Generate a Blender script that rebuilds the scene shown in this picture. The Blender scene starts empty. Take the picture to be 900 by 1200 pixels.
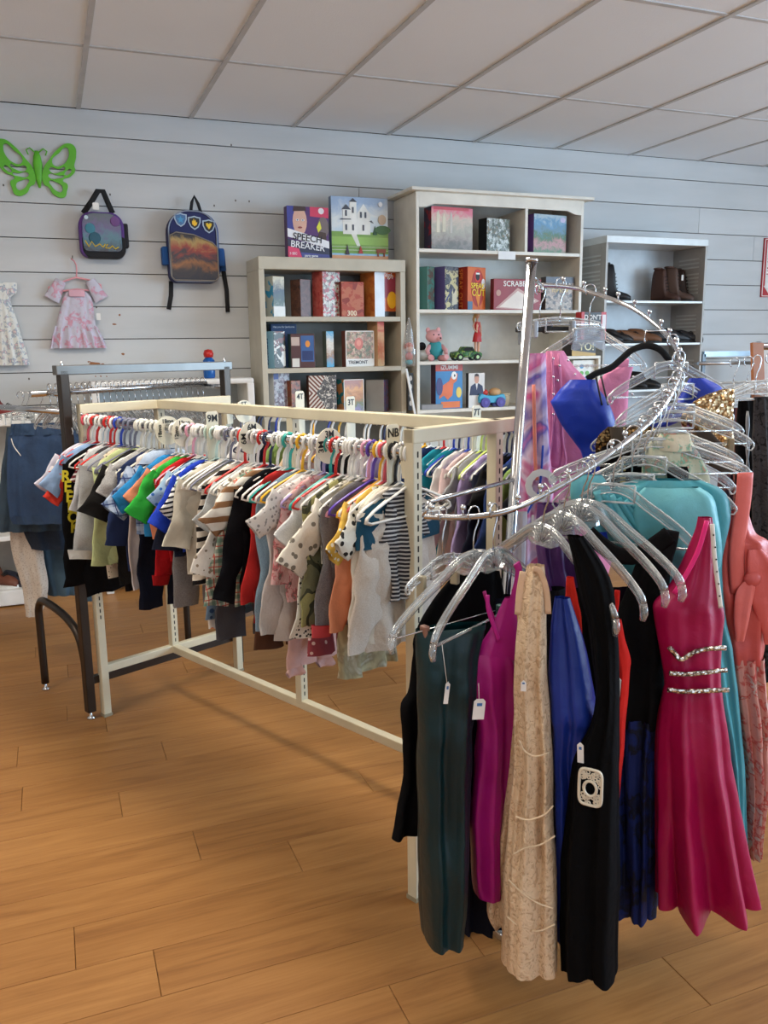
import bpy, bmesh, math, random
from mathutils import Vector, Matrix, noise
R_ = random.Random(7)
PI = math.pi
SC = bpy.context.scene
COL = SC.collection

# ------------------------------------------------------------------ camera
CAM_H = 1.45
F_PX, PITCH, ROLL, YAW = 988.3, 0.1904, -0.0135, 0.372
_cy, _sy, _cp, _sp = math.cos(YAW), math.sin(YAW), math.cos(PITCH), math.sin(PITCH)
FW = Vector((_sy*_cp, _cy*_cp, -_sp))
RT0 = Vector((_cy, -_sy, 0)); UP0 = RT0.cross(FW)
RT = math.cos(ROLL)*RT0 + math.sin(ROLL)*UP0
UP = -math.sin(ROLL)*RT0 + math.cos(ROLL)*UP0
EYE = Vector((0, 0, CAM_H))
cam_data = bpy.data.cameras.new('camera')
cam_data.sensor_fit = 'VERTICAL'; cam_data.sensor_height = 24.0
cam_data.lens = F_PX*24.0/1200.0
cam_data.clip_start = 0.05
cam = bpy.data.objects.new('camera', cam_data); COL.objects.link(cam)
m = Matrix((RT, UP, -FW)).transposed().to_4x4(); m.translation = EYE
cam.matrix_world = m
SC.camera = cam

# ------------------------------------------------------------------ look, world, lights
SC.view_settings.view_transform = 'Standard'
SC.view_settings.look = 'None'
SC.view_settings.gamma = 1.0
SC.view_settings.use_curve_mapping = False
SC.view_settings.exposure = 0.0
SC.cycles.max_bounces = 7; SC.cycles.diffuse_bounces = 4; SC.cycles.glossy_bounces = 3
SC.cycles.transmission_bounces = 6; SC.cycles.transparent_max_bounces = 16
SC.cycles.caustics_reflective = False; SC.cycles.caustics_refractive = False
SC.cycles.sample_clamp_indirect = 4.0
world = bpy.data.worlds.new('world'); SC.world = world; world.use_nodes = True
world.node_tree.nodes['Background'].inputs[0].default_value = (0.62, 0.78, 1.0, 1)
world.node_tree.nodes['Background'].inputs[1].default_value = 1.5

ROOM = dict(x0=-2.6, x1=7.4, y0=-3.4, y1=5.6, h=2.866)
def area(name, loc, rot, sx, sy, power, col):
    d = bpy.data.lights.new(name, 'AREA'); d.shape = 'RECTANGLE'; d.size = sx; d.size_y = sy
    d.energy = power; d.color = col
    o = bpy.data.objects.new(name, d); o.location = loc; o.rotation_euler = rot; COL.objects.link(o); return o
# daylight through the shop windows of the front wall (behind the camera) and of the right wall
area('window_daylight', (2.4, -3.25, 1.55), (PI/2, 0, 0), 7.5, 2.0, 26, (0.66, 0.83, 1.0))
area('window_daylight', (7.25, 0.2, 1.7), (PI/2+.18, 0, PI/2), 4.2, 1.9, 360, (0.56, 0.78, 1.0))
# fluorescent troffers in the ceiling grid, all out of the frame
TROFFERS = [(0.63, 2.55), (-1.33, 2.55), (3.24, 1.24), (0.63, -0.1), (-1.33, -0.1), (3.24, -0.1), (5.85, 2.55), (5.85, -0.1), (0.63, -2.4), (3.24, -2.4)]
for (tx, ty), tp in zip(TROFFERS, [46, 22, 10, 2, 10, 2, 6, 4, 3, 4]):
    area('troffer_light', (tx, ty, ROOM['h']-0.03), (0, 0, 0), 0.5, 1.15, tp, (1.0, 0.92, 0.80))

# ------------------------------------------------------------------ small maths
def ray(px, py):
    return F_PX*FW + (px-450)*RT - (py-600)*UP
def at(px, py, depth):
    return EYE + ray(px, py)*(depth/F_PX)
def aty(px, py, y):
    d = ray(px, py); return EYE + d*(y/d.y)
def atz(px, py, z):
    d = ray(px, py); return EYE + d*((z-CAM_H)/d.z)
def srgb(c):
    if max(c[:3]) > 1.001: c = tuple(v/255 for v in c[:3])
    return tuple((v/12.92 if v <= 0.04045 else ((v+0.055)/1.055)**2.4) for v in c[:3]) + (1.0,)

# ------------------------------------------------------------------ materials
MATS = {}
def _new(name):
    mt = bpy.data.materials.new(name); mt.use_nodes = True
    nt = mt.node_tree; b = nt.nodes['Principled BSDF']
    return mt, nt, b
def N(nt, t, **k):
    n = nt.nodes.new(t)
    for a, v in k.items(): setattr(n, a, v)
    return n
def coords(nt, scale=(1, 1, 1), jitter=True, src='Object'):
    tc = N(nt, 'ShaderNodeTexCoord'); mp = N(nt, 'ShaderNodeMapping')
    mp.inputs['Scale'].default_value = scale
    nt.links.new(tc.outputs[src], mp.inputs['Vector'])
    if jitter:
        oi = N(nt, 'ShaderNodeObjectInfo'); mu = N(nt, 'ShaderNodeMath', operation='MULTIPLY')
        mu.inputs[1].default_value = 37.0
        nt.links.new(oi.outputs['Random'], mu.inputs[0])
        cb = N(nt, 'ShaderNodeCombineXYZ')
        for i in range(3): nt.links.new(mu.outputs[0], cb.inputs[i])
        nt.links.new(cb.outputs[0], mp.inputs['Location'])
    return mp.outputs[0]
def ramp(nt, fac, stops, interp='LINEAR'):
    r = N(nt, 'ShaderNodeValToRGB'); e = r.color_ramp; e.interpolation = interp
    e.elements[0].position = stops[0][0]; e.elements[0].color = srgb(stops[0][1])
    e.elements[1].position = stops[-1][0]; e.elements[1].color = srgb(stops[-1][1])
    for p, c in stops[1:-1]:
        q = e.elements.new(p); q.color = srgb(c)
    nt.links.new(fac, r.inputs[0]); return r.outputs[0]
def mix(nt, fac, a, b, mode='MIX'):
    n = N(nt, 'ShaderNodeMix', data_type='RGBA', blend_type=mode)
    if isinstance(fac, (int, float)): n.inputs[0].default_value = fac
    else: nt.links.new(fac, n.inputs[0])
    for i, v in ((6, a), (7, b)):
        if isinstance(v, tuple): n.inputs[i].default_value = srgb(v)
        else: nt.links.new(v, n.inputs[i])
    return n.outputs[2]
def math_(nt, op, a, b=None, c=None):
    n = N(nt, 'ShaderNodeMath', operation=op)
    for i, v in enumerate((a, b, c)):
        if v is None: continue
        if isinstance(v, (int, float)): n.inputs[i].default_value = v
        else: nt.links.new(v, n.inputs[i])
    return n.outputs[0]
def nz(nt, vec, scale, detail=3, rough=.5, dist=0):
    n = N(nt, 'ShaderNodeTexNoise'); n.inputs['Scale'].default_value = scale
    n.inputs['Detail'].default_value = detail; n.inputs['Roughness'].default_value = rough
    n.inputs['Distortion'].default_value = dist
    nt.links.new(vec, n.inputs['Vector']); return n
def vor(nt, vec, scale, feature='F1'):
    n = N(nt, 'ShaderNodeTexVoronoi', feature=feature); n.inputs['Scale'].default_value = scale
    nt.links.new(vec, n.inputs['Vector']); return n
def bump(nt, b, h, strength=.3, dist=.002):
    n = N(nt, 'ShaderNodeBump'); n.inputs['Strength'].default_value = strength
    n.inputs['Distance'].default_value = dist
    nt.links.new(h, n.inputs['Height']); nt.links.new(n.outputs[0], b.inputs['Normal'])
def setc(nt, b, v):
    if isinstance(v, tuple): b.inputs['Base Color'].default_value = srgb(v)
    else: nt.links.new(v, b.inputs['Base Color'])
def mat(col, rough=.5, metal=0., spec=.5, var=0.04, key=None, bmp=0, coat=0):
    k = ('m', col, rough, metal, spec, var, bmp, coat)
    if k in MATS: return MATS[k]
    mt, nt, b = _new('paint'); b.inputs['Roughness'].default_value = rough
    b.inputs['Metallic'].default_value = metal; b.inputs['Specular IOR Level'].default_value = spec
    b.inputs['Coat Weight'].default_value = coat
    vec = coords(nt)
    n = nz(nt, vec, 9, 4)
    lo = tuple(max(0, c*(1-var)) for c in col); hi = tuple(min(255, c*(1+var)) for c in col)
    setc(nt, b, ramp(nt, n.outputs[0], [(.3, lo), (.7, hi)]))
    if bmp: bump(nt, b, nz(nt, vec, 260, 2).outputs[0], bmp, .001)
    MATS[k] = mt; return mt
def chrome():
    if 'chrome' in MATS: return MATS['chrome']
    mt, nt, b = _new('chrome'); b.inputs['Metallic'].default_value = 1
    b.inputs['Base Color'].default_value = (.58, .59, .61, 1)
    n = nz(nt, coords(nt), 60, 3)
    rr = N(nt, 'ShaderNodeMapRange'); rr.inputs[3].default_value = .08; rr.inputs[4].default_value = .26
    nt.links.new(n.outputs[0], rr.inputs[0]); nt.links.new(rr.outputs[0], b.inputs['Roughness'])
    MATS['chrome'] = mt; return mt
def clear(tint=(235, 240, 242), body=.18, key='c'):
    k = ('clear', tint, body)
    if k in MATS: return MATS[k]
    mt = bpy.data.materials.new('clear_plastic'); mt.use_nodes = True; nt = mt.node_tree
    nt.nodes.clear()
    out = N(nt, 'ShaderNodeOutputMaterial'); tr = N(nt, 'ShaderNodeBsdfTransparent')
    tr.inputs[0].default_value = (.90, .92, .93, 1)
    gl = N(nt, 'ShaderNodeBsdfGlossy'); gl.inputs['Roughness'].default_value = .12
    gl.inputs[0].default_value = (1, 1, 1, 1)
    df = N(nt, 'ShaderNodeBsdfDiffuse'); df.inputs[0].default_value = srgb(tint)
    lw = N(nt, 'ShaderNodeLayerWeight'); lw.inputs[0].default_value = .35
    m1 = N(nt, 'ShaderNodeMixShader'); m1.inputs[0].default_value = body
    nt.links.new(tr.outputs[0], m1.inputs[1]); nt.links.new(df.outputs[0], m1.inputs[2])
    m2 = N(nt, 'ShaderNodeMixShader')
    f = math_(nt, 'MULTIPLY_ADD', lw.outputs['Facing'], .75, .05)
    nt.links.new(f, m2.inputs[0]); nt.links.new(m1.outputs[0], m2.inputs[1]); nt.links.new(gl.outputs[0], m2.inputs[2])
    nt.links.new(m2.outputs[0], out.inputs[0])
    MATS[k] = mt; return mt

def fabric(kind='plain', cols=((200, 200, 200),), scale=1., rough=.85, sheen=.0):
    k = ('f', kind, cols, scale, rough, sheen)
    if k in MATS: return MATS[k]
    mt, nt, b = _new('cloth_'+kind); b.inputs['Roughness'].default_value = rough
    b.inputs['Specular IOR Level'].default_value = .25 if max(cols[0]) > 45 else .07
    b.inputs['Sheen Weight'].default_value = sheen
    b.inputs['Sheen Roughness'].default_value = .5
    vec = coords(nt); raw = coords(nt, jitter=False)
    c0 = cols[0]; c1 = cols[1] if len(cols) > 1 else c0; c2 = cols[2] if len(cols) > 2 else c1
    sx = N(nt, 'ShaderNodeSeparateXYZ'); nt.links.new(raw, sx.inputs[0])
    col = None
    def band(axis, freq, width, ph=0.):
        return math_(nt, 'LESS_THAN', math_(nt, 'FRACT', math_(nt, 'ADD', math_(nt, 'MULTIPLY', sx.outputs[axis], freq), ph)), width)
    if kind == 'stripe':
        col = mix(nt, band(2, 28*scale, .42), c0, c1)
    elif kind == 'vstripe':
        col = mix(nt, band(0, 28*scale, .42), c0, c1)
    elif kind == 'plaid':
        a = mix(nt, math_(nt, 'MULTIPLY', band(2, 26*scale, .4), .6), c0, c1)
        a = mix(nt, math_(nt, 'MULTIPLY', band(0, 26*scale, .4), .6), a, c1)
        a = mix(nt, band(2, 26*scale, .1, .4), a, c2); col = mix(nt, band(0, 26*scale, .1, .4), a, c2)
    elif kind == 'spots':
        v = vor(nt, vec, 75*scale); col = mix(nt, math_(nt, 'LESS_THAN', v.outputs['Distance'], .30), c0, c1)
        if len(cols) > 2:
            v2 = vor(nt, vec, 50*scale); col = mix(nt, math_(nt, 'LESS_THAN', v2.outputs['Distance'], .26), col, c2)
    elif kind == 'floral':
        n = nz(nt, vec, 48*scale, 3, .6, .6)
        col = ramp(nt, n.outputs[0], [(.0, c0), (.50, c0), (.56, c1), (.63, c2), (.72, c0)])
    elif kind == 'camo':
        n = nz(nt, vec, 17*scale, 1.5, .4, .8)
        col = ramp(nt, n.outputs[0], [(.0, c0), (.47, c1), (.57, c2)], 'CONSTANT')
    elif kind == 'denim':
        n = nz(nt, vec, 8, 4); f = nz(nt, coords(nt, (300, 300, 900)), 1, 2)
        a = ramp(nt, n.outputs[0], [(.3, c0), (.7, c1)])
        col = mix(nt, math_(nt, 'MULTIPLY', f.outputs[0], .2), a, (130, 150, 175))
    elif kind == 'heather':
        f = nz(nt, vec, 420*scale, 2); col = ramp(nt, f.outputs[0], [(.35, c0), (.65, c1)])
    elif kind == 'tiedye':
        n = nz(nt, vec, 6*scale, 2, .5, 1.2)
        st = [(i/(len(cols)-1)*.5+.25, c) for i, c in enumerate(cols)]
        col = ramp(nt, n.outputs[0], st)
    elif kind == 'lace':
        n = nz(nt, vec, 30*scale, 3, .6, 1.5); col = ramp(nt, n.outputs[0], [(.38, c1), (.5, c0), (.62, c0)])
    elif kind == 'sequin':
        v = vor(nt, vec, 150*scale)
        col = mix(nt, math_(nt, 'LESS_THAN', v.outputs['Distance'], .5), c1, c0)
        b.inputs['Metallic'].default_value = .85; b.inputs['Roughness'].default_value = .22
        ad = N(nt, 'ShaderNodeVectorMath', operation='SUBTRACT'); ad.inputs[1].default_value = (.5, .5, .5)
        nt.links.new(v.outputs['Color'], ad.inputs[0])
        sc = N(nt, 'ShaderNodeVectorMath', operation='SCALE'); sc.inputs['Scale'].default_value = 1.1
        nt.links.new(ad.outputs[0], sc.inputs[0])
        ge = N(nt, 'ShaderNodeNewGeometry'); a2 = N(nt, 'ShaderNodeVectorMath', operation='ADD')
        nt.links.new(ge.outputs['Normal'], a2.inputs[0]); nt.links.new(sc.outputs[0], a2.inputs[1])
        nn = N(nt, 'ShaderNodeVectorMath', operation='NORMALIZE'); nt.links.new(a2.outputs[0], nn.inputs[0])
        nt.links.new(nn.outputs[0], b.inputs['Normal'])
    elif kind == 'satin':
        n = nz(nt, vec, 5, 2); col = ramp(nt, n.outputs[0], [(.3, c0), (.7, c1)])
        b.inputs['Roughness'].default_value = .34; b.inputs['Specular IOR Level'].default_value = .5
        b.inputs['Sheen Weight'].default_value = .0; b.inputs['Roughness'].default_value = .40; b.inputs['Specular IOR Level'].default_value = .38
    else:
        n = nz(nt, vec, 12, 3)
        col = ramp(nt, n.outputs[0], [(.3, tuple(c*.93 for c in c0)), (.7, tuple(min(255, c*1.05) for c in c0))])
    setc(nt, b, col)
    if kind != 'sequin':
        wr = nz(nt, vec, 26, 3, .5, .4); fine = nz(nt, vec, 500, 1)
        h = math_(nt, 'ADD', math_(nt, 'MULTIPLY', wr.outputs[0], 1. if kind != 'satin' else .5), math_(nt, 'MULTIPLY', fine.outputs[0], .06))
        if kind == 'lace': h = math_(nt, 'ADD', h, math_(nt, 'MULTIPLY', nz(nt, vec, 30*scale, 3, .6, 1.5).outputs[0], 1.5))
        bump(nt, b, h, .55, .009)
    MATS[k] = mt; return mt

# printed artwork for boxes: colour only
def art(cols, scale=1., mode='collage', rough=.32):
    k = ('art', cols, scale, mode, rough)
    if k in MATS: return MATS[k]
    mt, nt, b = _new('printed_card'); b.inputs['Roughness'].default_value = rough
    vec = coords(nt)
    n_ = len(cols)
    if mode == 'collage':
        v = vor(nt, vec, 44*scale); n = nz(nt, vec, 60*scale, 3, .6, 1.)
        s = N(nt, 'ShaderNodeSeparateColor'); nt.links.new(v.outputs['Color'], s.inputs[0])
        f = math_(nt, 'ADD', math_(nt, 'MULTIPLY', s.outputs[0], .6), math_(nt, 'MULTIPLY', n.outputs[0], .5))
        col = ramp(nt, f, [(i/(n_-1)*.8+.12, c) for i, c in enumerate(cols)], 'CONSTANT' if scale < .8 else 'LINEAR')
    elif mode == 'scene':       # soft horizontal layers, first colour lowest
        raw = coords(nt, jitter=False, src='Generated')
        s = N(nt, 'ShaderNodeSeparateXYZ'); nt.links.new(raw, s.inputs[0])
        n = nz(nt, vec, 26*scale, 4, .65, .8)
        f = math_(nt, 'ADD', s.outputs[2], math_(nt, 'MULTIPLY', math_(nt, 'SUBTRACT', n.outputs[0], .5), .75))
        col = ramp(nt, f, [(i/(n_-1)*.9+.05, c) for i, c in enumerate(cols)])
    elif mode == 'chevron':
        raw = coords(nt, jitter=False); s = N(nt, 'ShaderNodeSeparateXYZ'); nt.links.new(raw, s.inputs[0])
        a = math_(nt, 'ABSOLUTE', math_(nt, 'SUBTRACT', s.outputs[2], .14))
        f = math_(nt, 'FRACT', math_(nt, 'MULTIPLY', math_(nt, 'ADD', a, math_(nt, 'MULTIPLY', s.outputs[0], 1.0)), 34.))
        c1 = mix(nt, math_(nt, 'LESS_THAN', f, .5), cols[0], cols[1])
        n = nz(nt, vec, 55, 3, .6, 1.); c2 = ramp(nt, n.outputs[0], [(.4, cols[2]), (.5, cols[3]), (.6, cols[1])])
        col = mix(nt, math_(nt, 'GREATER_THAN', math_(nt, 'SUBTRACT', s.outputs[0], math_(nt, 'MULTIPLY', a, .6)), .05), c1, c2)
    setc(nt, b, col); MATS[k] = mt; return mt

def wood_floor():
    mt, nt, b = _new('oak_plank')
    raw = coords(nt, (1, 1, 1))
    vec = coords(nt, (1.3, 13, 1)); v2 = coords(nt, (2.2, 60, 1))
    n = nz(nt, vec, 1.6, 5, .6, .9); n2 = nz(nt, v2, 2.2, 4, .6, .3); big = nz(nt, raw, .9, 2)
    c = ramp(nt, n.outputs[0], [(.28, (148, 101, 54)), (.46, (168, 118, 65)), (.62, (177, 127, 72)), (.8, (158, 110, 60))])
    g = ramp(nt, n2.outputs[0], [(.35, (205, 190, 172)), (.6, (255, 255, 255))])
    c = mix(nt, .32, c, g, 'MULTIPLY')
    oi = N(nt, 'ShaderNodeObjectInfo')
    tint = ramp(nt, oi.outputs['Random'], [(0, (232, 226, 218)), (1, (255, 255, 255))])
    c = mix(nt, .8, c, tint, 'MULTIPLY')
    setc(nt, b, c); b.inputs['Roughness'].default_value = .46; b.inputs['Specular IOR Level'].default_value = .38
    bump(nt, b, n2.outputs[0], .12, .001)
    return mt
def wall_paint():
    mt, nt, b = _new('painted_board')
    vec = coords(nt, (1, 1, 6)); n = nz(nt, vec, 1.3, 4)
    c = ramp(nt, n.outputs[0], [(.3, (200, 202, 202)), (.7, (212, 213, 213))])
    oi = N(nt, 'ShaderNodeObjectInfo')
    c = mix(nt, 1., c, ramp(nt, oi.outputs['Random'], [(0, (240, 240, 240)), (1, (255, 255, 255))]), 'MULTIPLY')
    setc(nt, b, c); b.inputs['Roughness'].default_value = .55
    bump(nt, b, nz(nt, coords(nt, (3, 3, 60)), 2, 3).outputs[0], .15, .001)
    return mt
def ceiling_mat():
    mt, nt, b = _new('ceiling_tile')
    n = nz(nt, coords(nt), 160, 2); n2 = nz(nt, coords(nt), 1.2, 3)
    c = ramp(nt, n2.outputs[0], [(.3, (240, 245, 250)), (.7, (244, 249, 254))])
    setc(nt, b, c); b.inputs['Roughness'].default_value = .95
    bump(nt, b, n.outputs[0], .4, .002); return mt

# ------------------------------------------------------------------ mesh builder
class MB:
    def __init__(s): s.v = []; s.f = []; s.m = []; s.cur = 0; s.sm = []; s.smooth = False
    def add(s, vs, fs):
        o = len(s.v); s.v += [tuple(p) for p in vs]
        for f in fs: s.f.append([o+i for i in f]); s.m.append(s.cur); s.sm.append(s.smooth)
        return s
    def box(s, x0, x1, y0, y1, z0, z1, M=None):
        vs = [Vector(p) for p in ((x0,y0,z0),(x1,y0,z0),(x1,y1,z0),(x0,y1,z0),(x0,y0,z1),(x1,y0,z1),(x1,y1,z1),(x0,y1,z1))]
        if M: vs = [M @ p for p in vs]
        return s.add(vs, [(3,2,1,0),(4,5,6,7),(0,1,5,4),(1,2,6,5),(2,3,7,6),(3,0,4,7)])
    def bbox(s, x0, x1, y0, y1, z0, z1, b=.003, M=None):     # bevelled box
        bm = bmesh.new()
        vs = [bm.verts.new(p) for p in ((x0,y0,z0),(x1,y0,z0),(x1,y1,z0),(x0,y1,z0),(x0,y0,z1),(x1,y0,z1),(x1,y1,z1),(x0,y1,z1))]
        for f in [(3,2,1,0),(4,5,6,7),(0,1,5,4),(1,2,6,5),(2,3,7,6),(3,0,4,7)]: bm.faces.new([vs[i] for i in f])
        bmesh.ops.bevel(bm, geom=bm.edges[:], offset=b, segments=2, affect='EDGES', profile=.5)
        bm.verts.index_update()
        P = [v.co.copy() for v in bm.verts]
        if M: P = [M @ p for p in P]
        s.add(P, [[v.index for v in f.verts] for f in bm.faces]); bm.free(); return s
    def bar(s, p0, p1, w, h, up=(0, 0, 1)):      # rectangular bar, w across, h along 'up'
        p0, p1 = Vector(p0), Vector(p1); d = (p1-p0).normalized(); up = Vector(up)
        if abs(d.dot(up)) > .99: up = Vector((0, 1, 0))
        sd = d.cross(up).normalized(); u2 = sd.cross(d).normalized()
        vs = []
        for p in (p0, p1):
            for a, b_ in ((-1,-1),(1,-1),(1,1),(-1,1)): vs.append(p + sd*(a*w/2) + u2*(b_*h/2))
        return s.add(vs, [(3,2,1,0),(4,5,6,7),(0,1,5,4),(1,2,6,5),(2,3,7,6),(3,0,4,7)])
    def tube(s, pts, r, n=8, closed=False, flat=None, cap=True):
        pts = [Vector(p) for p in pts]; L = len(pts)
        rs = r if isinstance(r, (list, tuple)) else [r]*L
        vs = []; prev = None
        for i, p in enumerate(pts):
            a = pts[(i-1) % L] if (closed or i > 0) else p
            b = pts[(i+1) % L] if (closed or i < L-1) else p
            t = (b-a); t = t.normalized() if t.length > 1e-9 else Vector((0, 0, 1))
            if prev is None:
                prev = t.orthogonal().normalized() if flat is None else Vector(flat)
            q = prev - t*prev.dot(t)
            if q.length < 1e-6: q = t.orthogonal()
            q.normalize(); w = t.cross(q)
            if flat is None: prev = q
            kx, ky = (rs[i], rs[i]) if not isinstance(rs[i], (tuple, list)) else rs[i]
            for j in range(n):
                an = 2*PI*j/n; vs.append(p + q*(math.cos(an)*kx) + w*(math.sin(an)*ky))
        fs = []
        for i in range(L if closed else L-1):
            for j in range(n):
                fs.append((i*n+j, i*n+(j+1) % n, ((i+1) % L)*n+(j+1) % n, ((i+1) % L)*n+j))
        old = s.smooth; s.smooth = True; s.add(vs, fs); s.smooth = old
        if cap and not closed:
            o = len(s.v)-len(vs)
            s.f.append([o+j for j in reversed(range(n))]); s.m.append(s.cur); s.sm.append(False)
            s.f.append([o+(L-1)*n+j for j in range(n)]); s.m.append(s.cur); s.sm.append(False)
        return s
    def lathe(s, prof, n=20, c=(0, 0, 0), M=None):
        vs = []; c = Vector(c)
        for r, z in prof:
            for j in range(n):
                a = 2*PI*j/n; p = Vector((r*math.cos(a), r*math.sin(a), z))
                vs.append((M @ p if M else p)+c)
        fs = [(i*n+j, i*n+(j+1) % n, (i+1)*n+(j+1) % n, (i+1)*n+j) for i in range(len(prof)-1) for j in range(n)]
        old = s.smooth; s.smooth = True; s.add(vs, fs); s.smooth = old; return s
    def ball(s, c, r, n=10, sc=(1, 1, 1), M=None):
        k = max(5, n*2//3); prof = [(math.sin(PI*i/k), -math.cos(PI*i/k)) for i in range(k+1)]
        S = Matrix.Diagonal((r*sc[0], r*sc[1], r*sc[2])); S = (M.to_3x3() @ S) if M else S
        prof[0] = (.001, -1); prof[-1] = (.001, 1)
        return s.lathe(prof, n, c, S)
    def prism(s, outline, y0, y1, M=None):        # outline in x,z ; extruded along y
        n = len(outline)
        vs = [Vector((x, y0, z)) for x, z in outline]+[Vector((x, y1, z)) for x, z in outline]
        if M: vs = [M @ p for p in vs]
        return s.add(vs, [tuple(range(n)), tuple(reversed(range(n, 2*n)))]+[(i, (i+1) % n+0, (i+1) % n+n, i+n)[::-1] for i in range(n)])
    def build(s, name, mats, parent=None, loc=None, rotz=None, bevel=0):
        me = bpy.data.meshes.new(name); me.from_pydata(s.v, [], s.f)
        if not isinstance(mats, (list, tuple)): mats = [mats]
        for mt in mats: me.materials.append(mt)
        me.polygons.foreach_set('material_index', s.m); me.polygons.foreach_set('use_smooth', s.sm)
        me.update()
        bm = bmesh.new(); bm.from_mesh(me); bmesh.ops.recalc_face_normals(bm, faces=bm.faces[:]); bm.to_mesh(me); bm.free()
        o = bpy.data.objects.new(name, me); COL.objects.link(o)
        if parent: o.parent = parent
        if loc is not None: o.location = loc
        if rotz is not None: o.rotation_euler = (0, 0, rotz)
        if bevel:
            md = o.modifiers.new('bevel', 'BEVEL'); md.width = bevel; md.segments = 2; md.limit_method = 'ANGLE'
        return o
def tag(o, label=None, cat=None, group=None, kind=None):
    if label: o['label'] = label
    if cat: o['category'] = cat
    if group: o['group'] = group
    if kind: o['kind'] = kind
    return o
def empty(name, loc=(0, 0, 0), rotz=0):
    o = bpy.data.objects.new(name, None); COL.objects.link(o); o.location = loc; o.rotation_euler = (0, 0, rotz)
    o.empty_display_size = .05; return o
def copy_tree(o, parent=None):
    c = o.copy(); COL.objects.link(c)
    if parent: c.parent = parent; c.matrix_parent_inverse = o.matrix_parent_inverse
    for ch in [x for x in o.children]: copy_tree(ch, c)
    return c
def relink(o, mt, i=0):
    o.material_slots[i].link = 'OBJECT'; o.material_slots[i].material = mt
def text(s, size, mt, parent, loc, rot=(PI/2, 0, 0), bold=0, align='CENTER', name='lettering', sx=1.):
    c = bpy.data.curves.new(name, 'FONT'); c.body = s; c.size = size; c.align_x = align; c.align_y = 'CENTER'
    c.extrude = .0004; c.offset = bold; c.resolution_u = 3
    c.materials.append(mt)
    o = bpy.data.objects.new(name, c); COL.objects.link(o); o.parent = parent; o.location = loc; o.rotation_euler = rot
    o.scale = (sx, 1, 1); return o
WHITE = mat((235, 233, 228), .4); BLACK = mat((18, 18, 20), .5)

# ------------------------------------------------------------------ SETTING
X0, X1, Y0, Y1, H = ROOM['x0'], ROOM['x1'], ROOM['y0'], ROOM['y1'], ROOM['h']
FLOORM = wood_floor()
fl = MB().box(X0, X1, Y0, Y1, -.08, -.006).build('floor', mat((96, 64, 40), .7)); tag(fl, 'light oak plank floor', kind='structure')
PW = .1655
def plank_mesh(L, w):
    mb = MB(); g = .0006; b = .0012
    x0, x1, y0, y1 = g, L-g, g, w-g
    mb.add([(x0,y0,-.006),(x1,y0,-.006),(x1,y1,-.006),(x0,y1,-.006),(x0,y0,-b),(x1,y0,-b),(x1,y1,-b),(x0,y1,-b),
            (x0+b,y0+b*.6,0),(x1-b,y0+b*.6,0),(x1-b,y1-b*.6,0),(x0+b,y1-b*.6,0)],
           [(0,1,5,4),(1,2,6,5),(2,3,7,6),(3,0,4,7),(4,5,9,8),(5,6,10,9),(6,7,11,10),(7,4,8,11),(8,9,10,11)])
    return mb
PL = 1.22
jo = {-8: 1.02, -7: .46, -6: .05, -5: .71, -4: 1.264, -3: .62, -2: -.35, -1: .125, 0: -.055, 1: .556, 2: .298, 3: .897, 4: .105, 5: -.197, 6: .285, 7: 1.0, 8: .1, 9: -.042}
first = {}
npl = 0
for r in range(-8, 23):
    y = 1.931+PW*r
    y1 = min(y+PW, Y1); off = jo.get(r, R_.uniform(0, PL))
    x = off-PL*4
    while x < 5.6:
        a, b = max(x, X0), min(x+PL, X1)
        if b-a > .05:
            key = (round(b-a, 3), round(y1-y, 3))
            if key not in first:
                first[key] = plank_mesh(b-a, y1-y).build('plank', FLOORM, fl); o = first[key]
            else:
                o = first[key].copy(); COL.objects.link(o)
            o.location = (a, y, 0); npl += 1
        x += PL
MB().box(X0, X1, Y0, 1.931-8*PW, -.006, 0).build('distant_planks', FLOORM, fl)
MB().box(6.5, X1, 1.931-8*PW, Y1, -.006, -.0003).build('distant_planks', FLOORM, fl)

WALLM = wall_paint(); GAP = mat((70, 62, 55), .9)
wb = MB().box(X0, X1, Y1+.018, Y1+.1, 0, H+.02).build('wall_back', GAP); tag(wb, 'white painted shiplap wall behind the shelves', kind='structure')
rows = []; z = 2.715
while z > 0: rows.append(z); z -= .1965
rows.append(0.)
tops = [H]+rows
for i in range(len(tops)-1):
    zt, zb = tops[i], tops[i+1]
    if zt-zb < .02: continue
    cuts = [X0, X1]
    if i == 2: cuts = [X0, aty(420, 200, Y1).x, 4.9, X1]
    elif i > 0: cuts = [X0]+sorted([R_.uniform(-2, 0) if i in (0, 1) else R_.uniform(-2.3, -1.0), 5.5+R_.uniform(-.1, 1.2)])+[X1]
    for a, b in zip(cuts[:-1], cuts[1:]):
        mb = MB(); mb.box(a+.0015, b-.0015, Y1, Y1+.02, zb+.0028, zt-.0028); mb.build('board', WALLM, wb)
PLAIN = mat((205, 202, 196), .6)
def wall_with_openings(name, horizontal, fixed, a0, a1, opens, sign):
    mb = MB(); edges = sorted(opens)
    def bx(u0, u1, z0, z1):
        if horizontal: mb.box(u0, u1, fixed-(.1 if sign < 0 else 0), fixed+(.1 if sign > 0 else 0), z0, z1)
        else: mb.box(fixed-(.1 if sign < 0 else 0), fixed+(.1 if sign > 0 else 0), u0, u1, z0, z1)
    cur = a0
    for (u0, u1, z0, z1) in edges:
        bx(cur, u0, 0, H); bx(u0, u1, 0, z0); bx(u0, u1, z1, H); cur = u1
    bx(cur, a1, 0, H)
    return tag(mb.build(name, PLAIN), kind='structure')
fo = [(-1.4, .9, .5, 2.6), (1.2, 3.5, .5, 2.6), (3.8, 6.1, .5, 2.6)]
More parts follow.
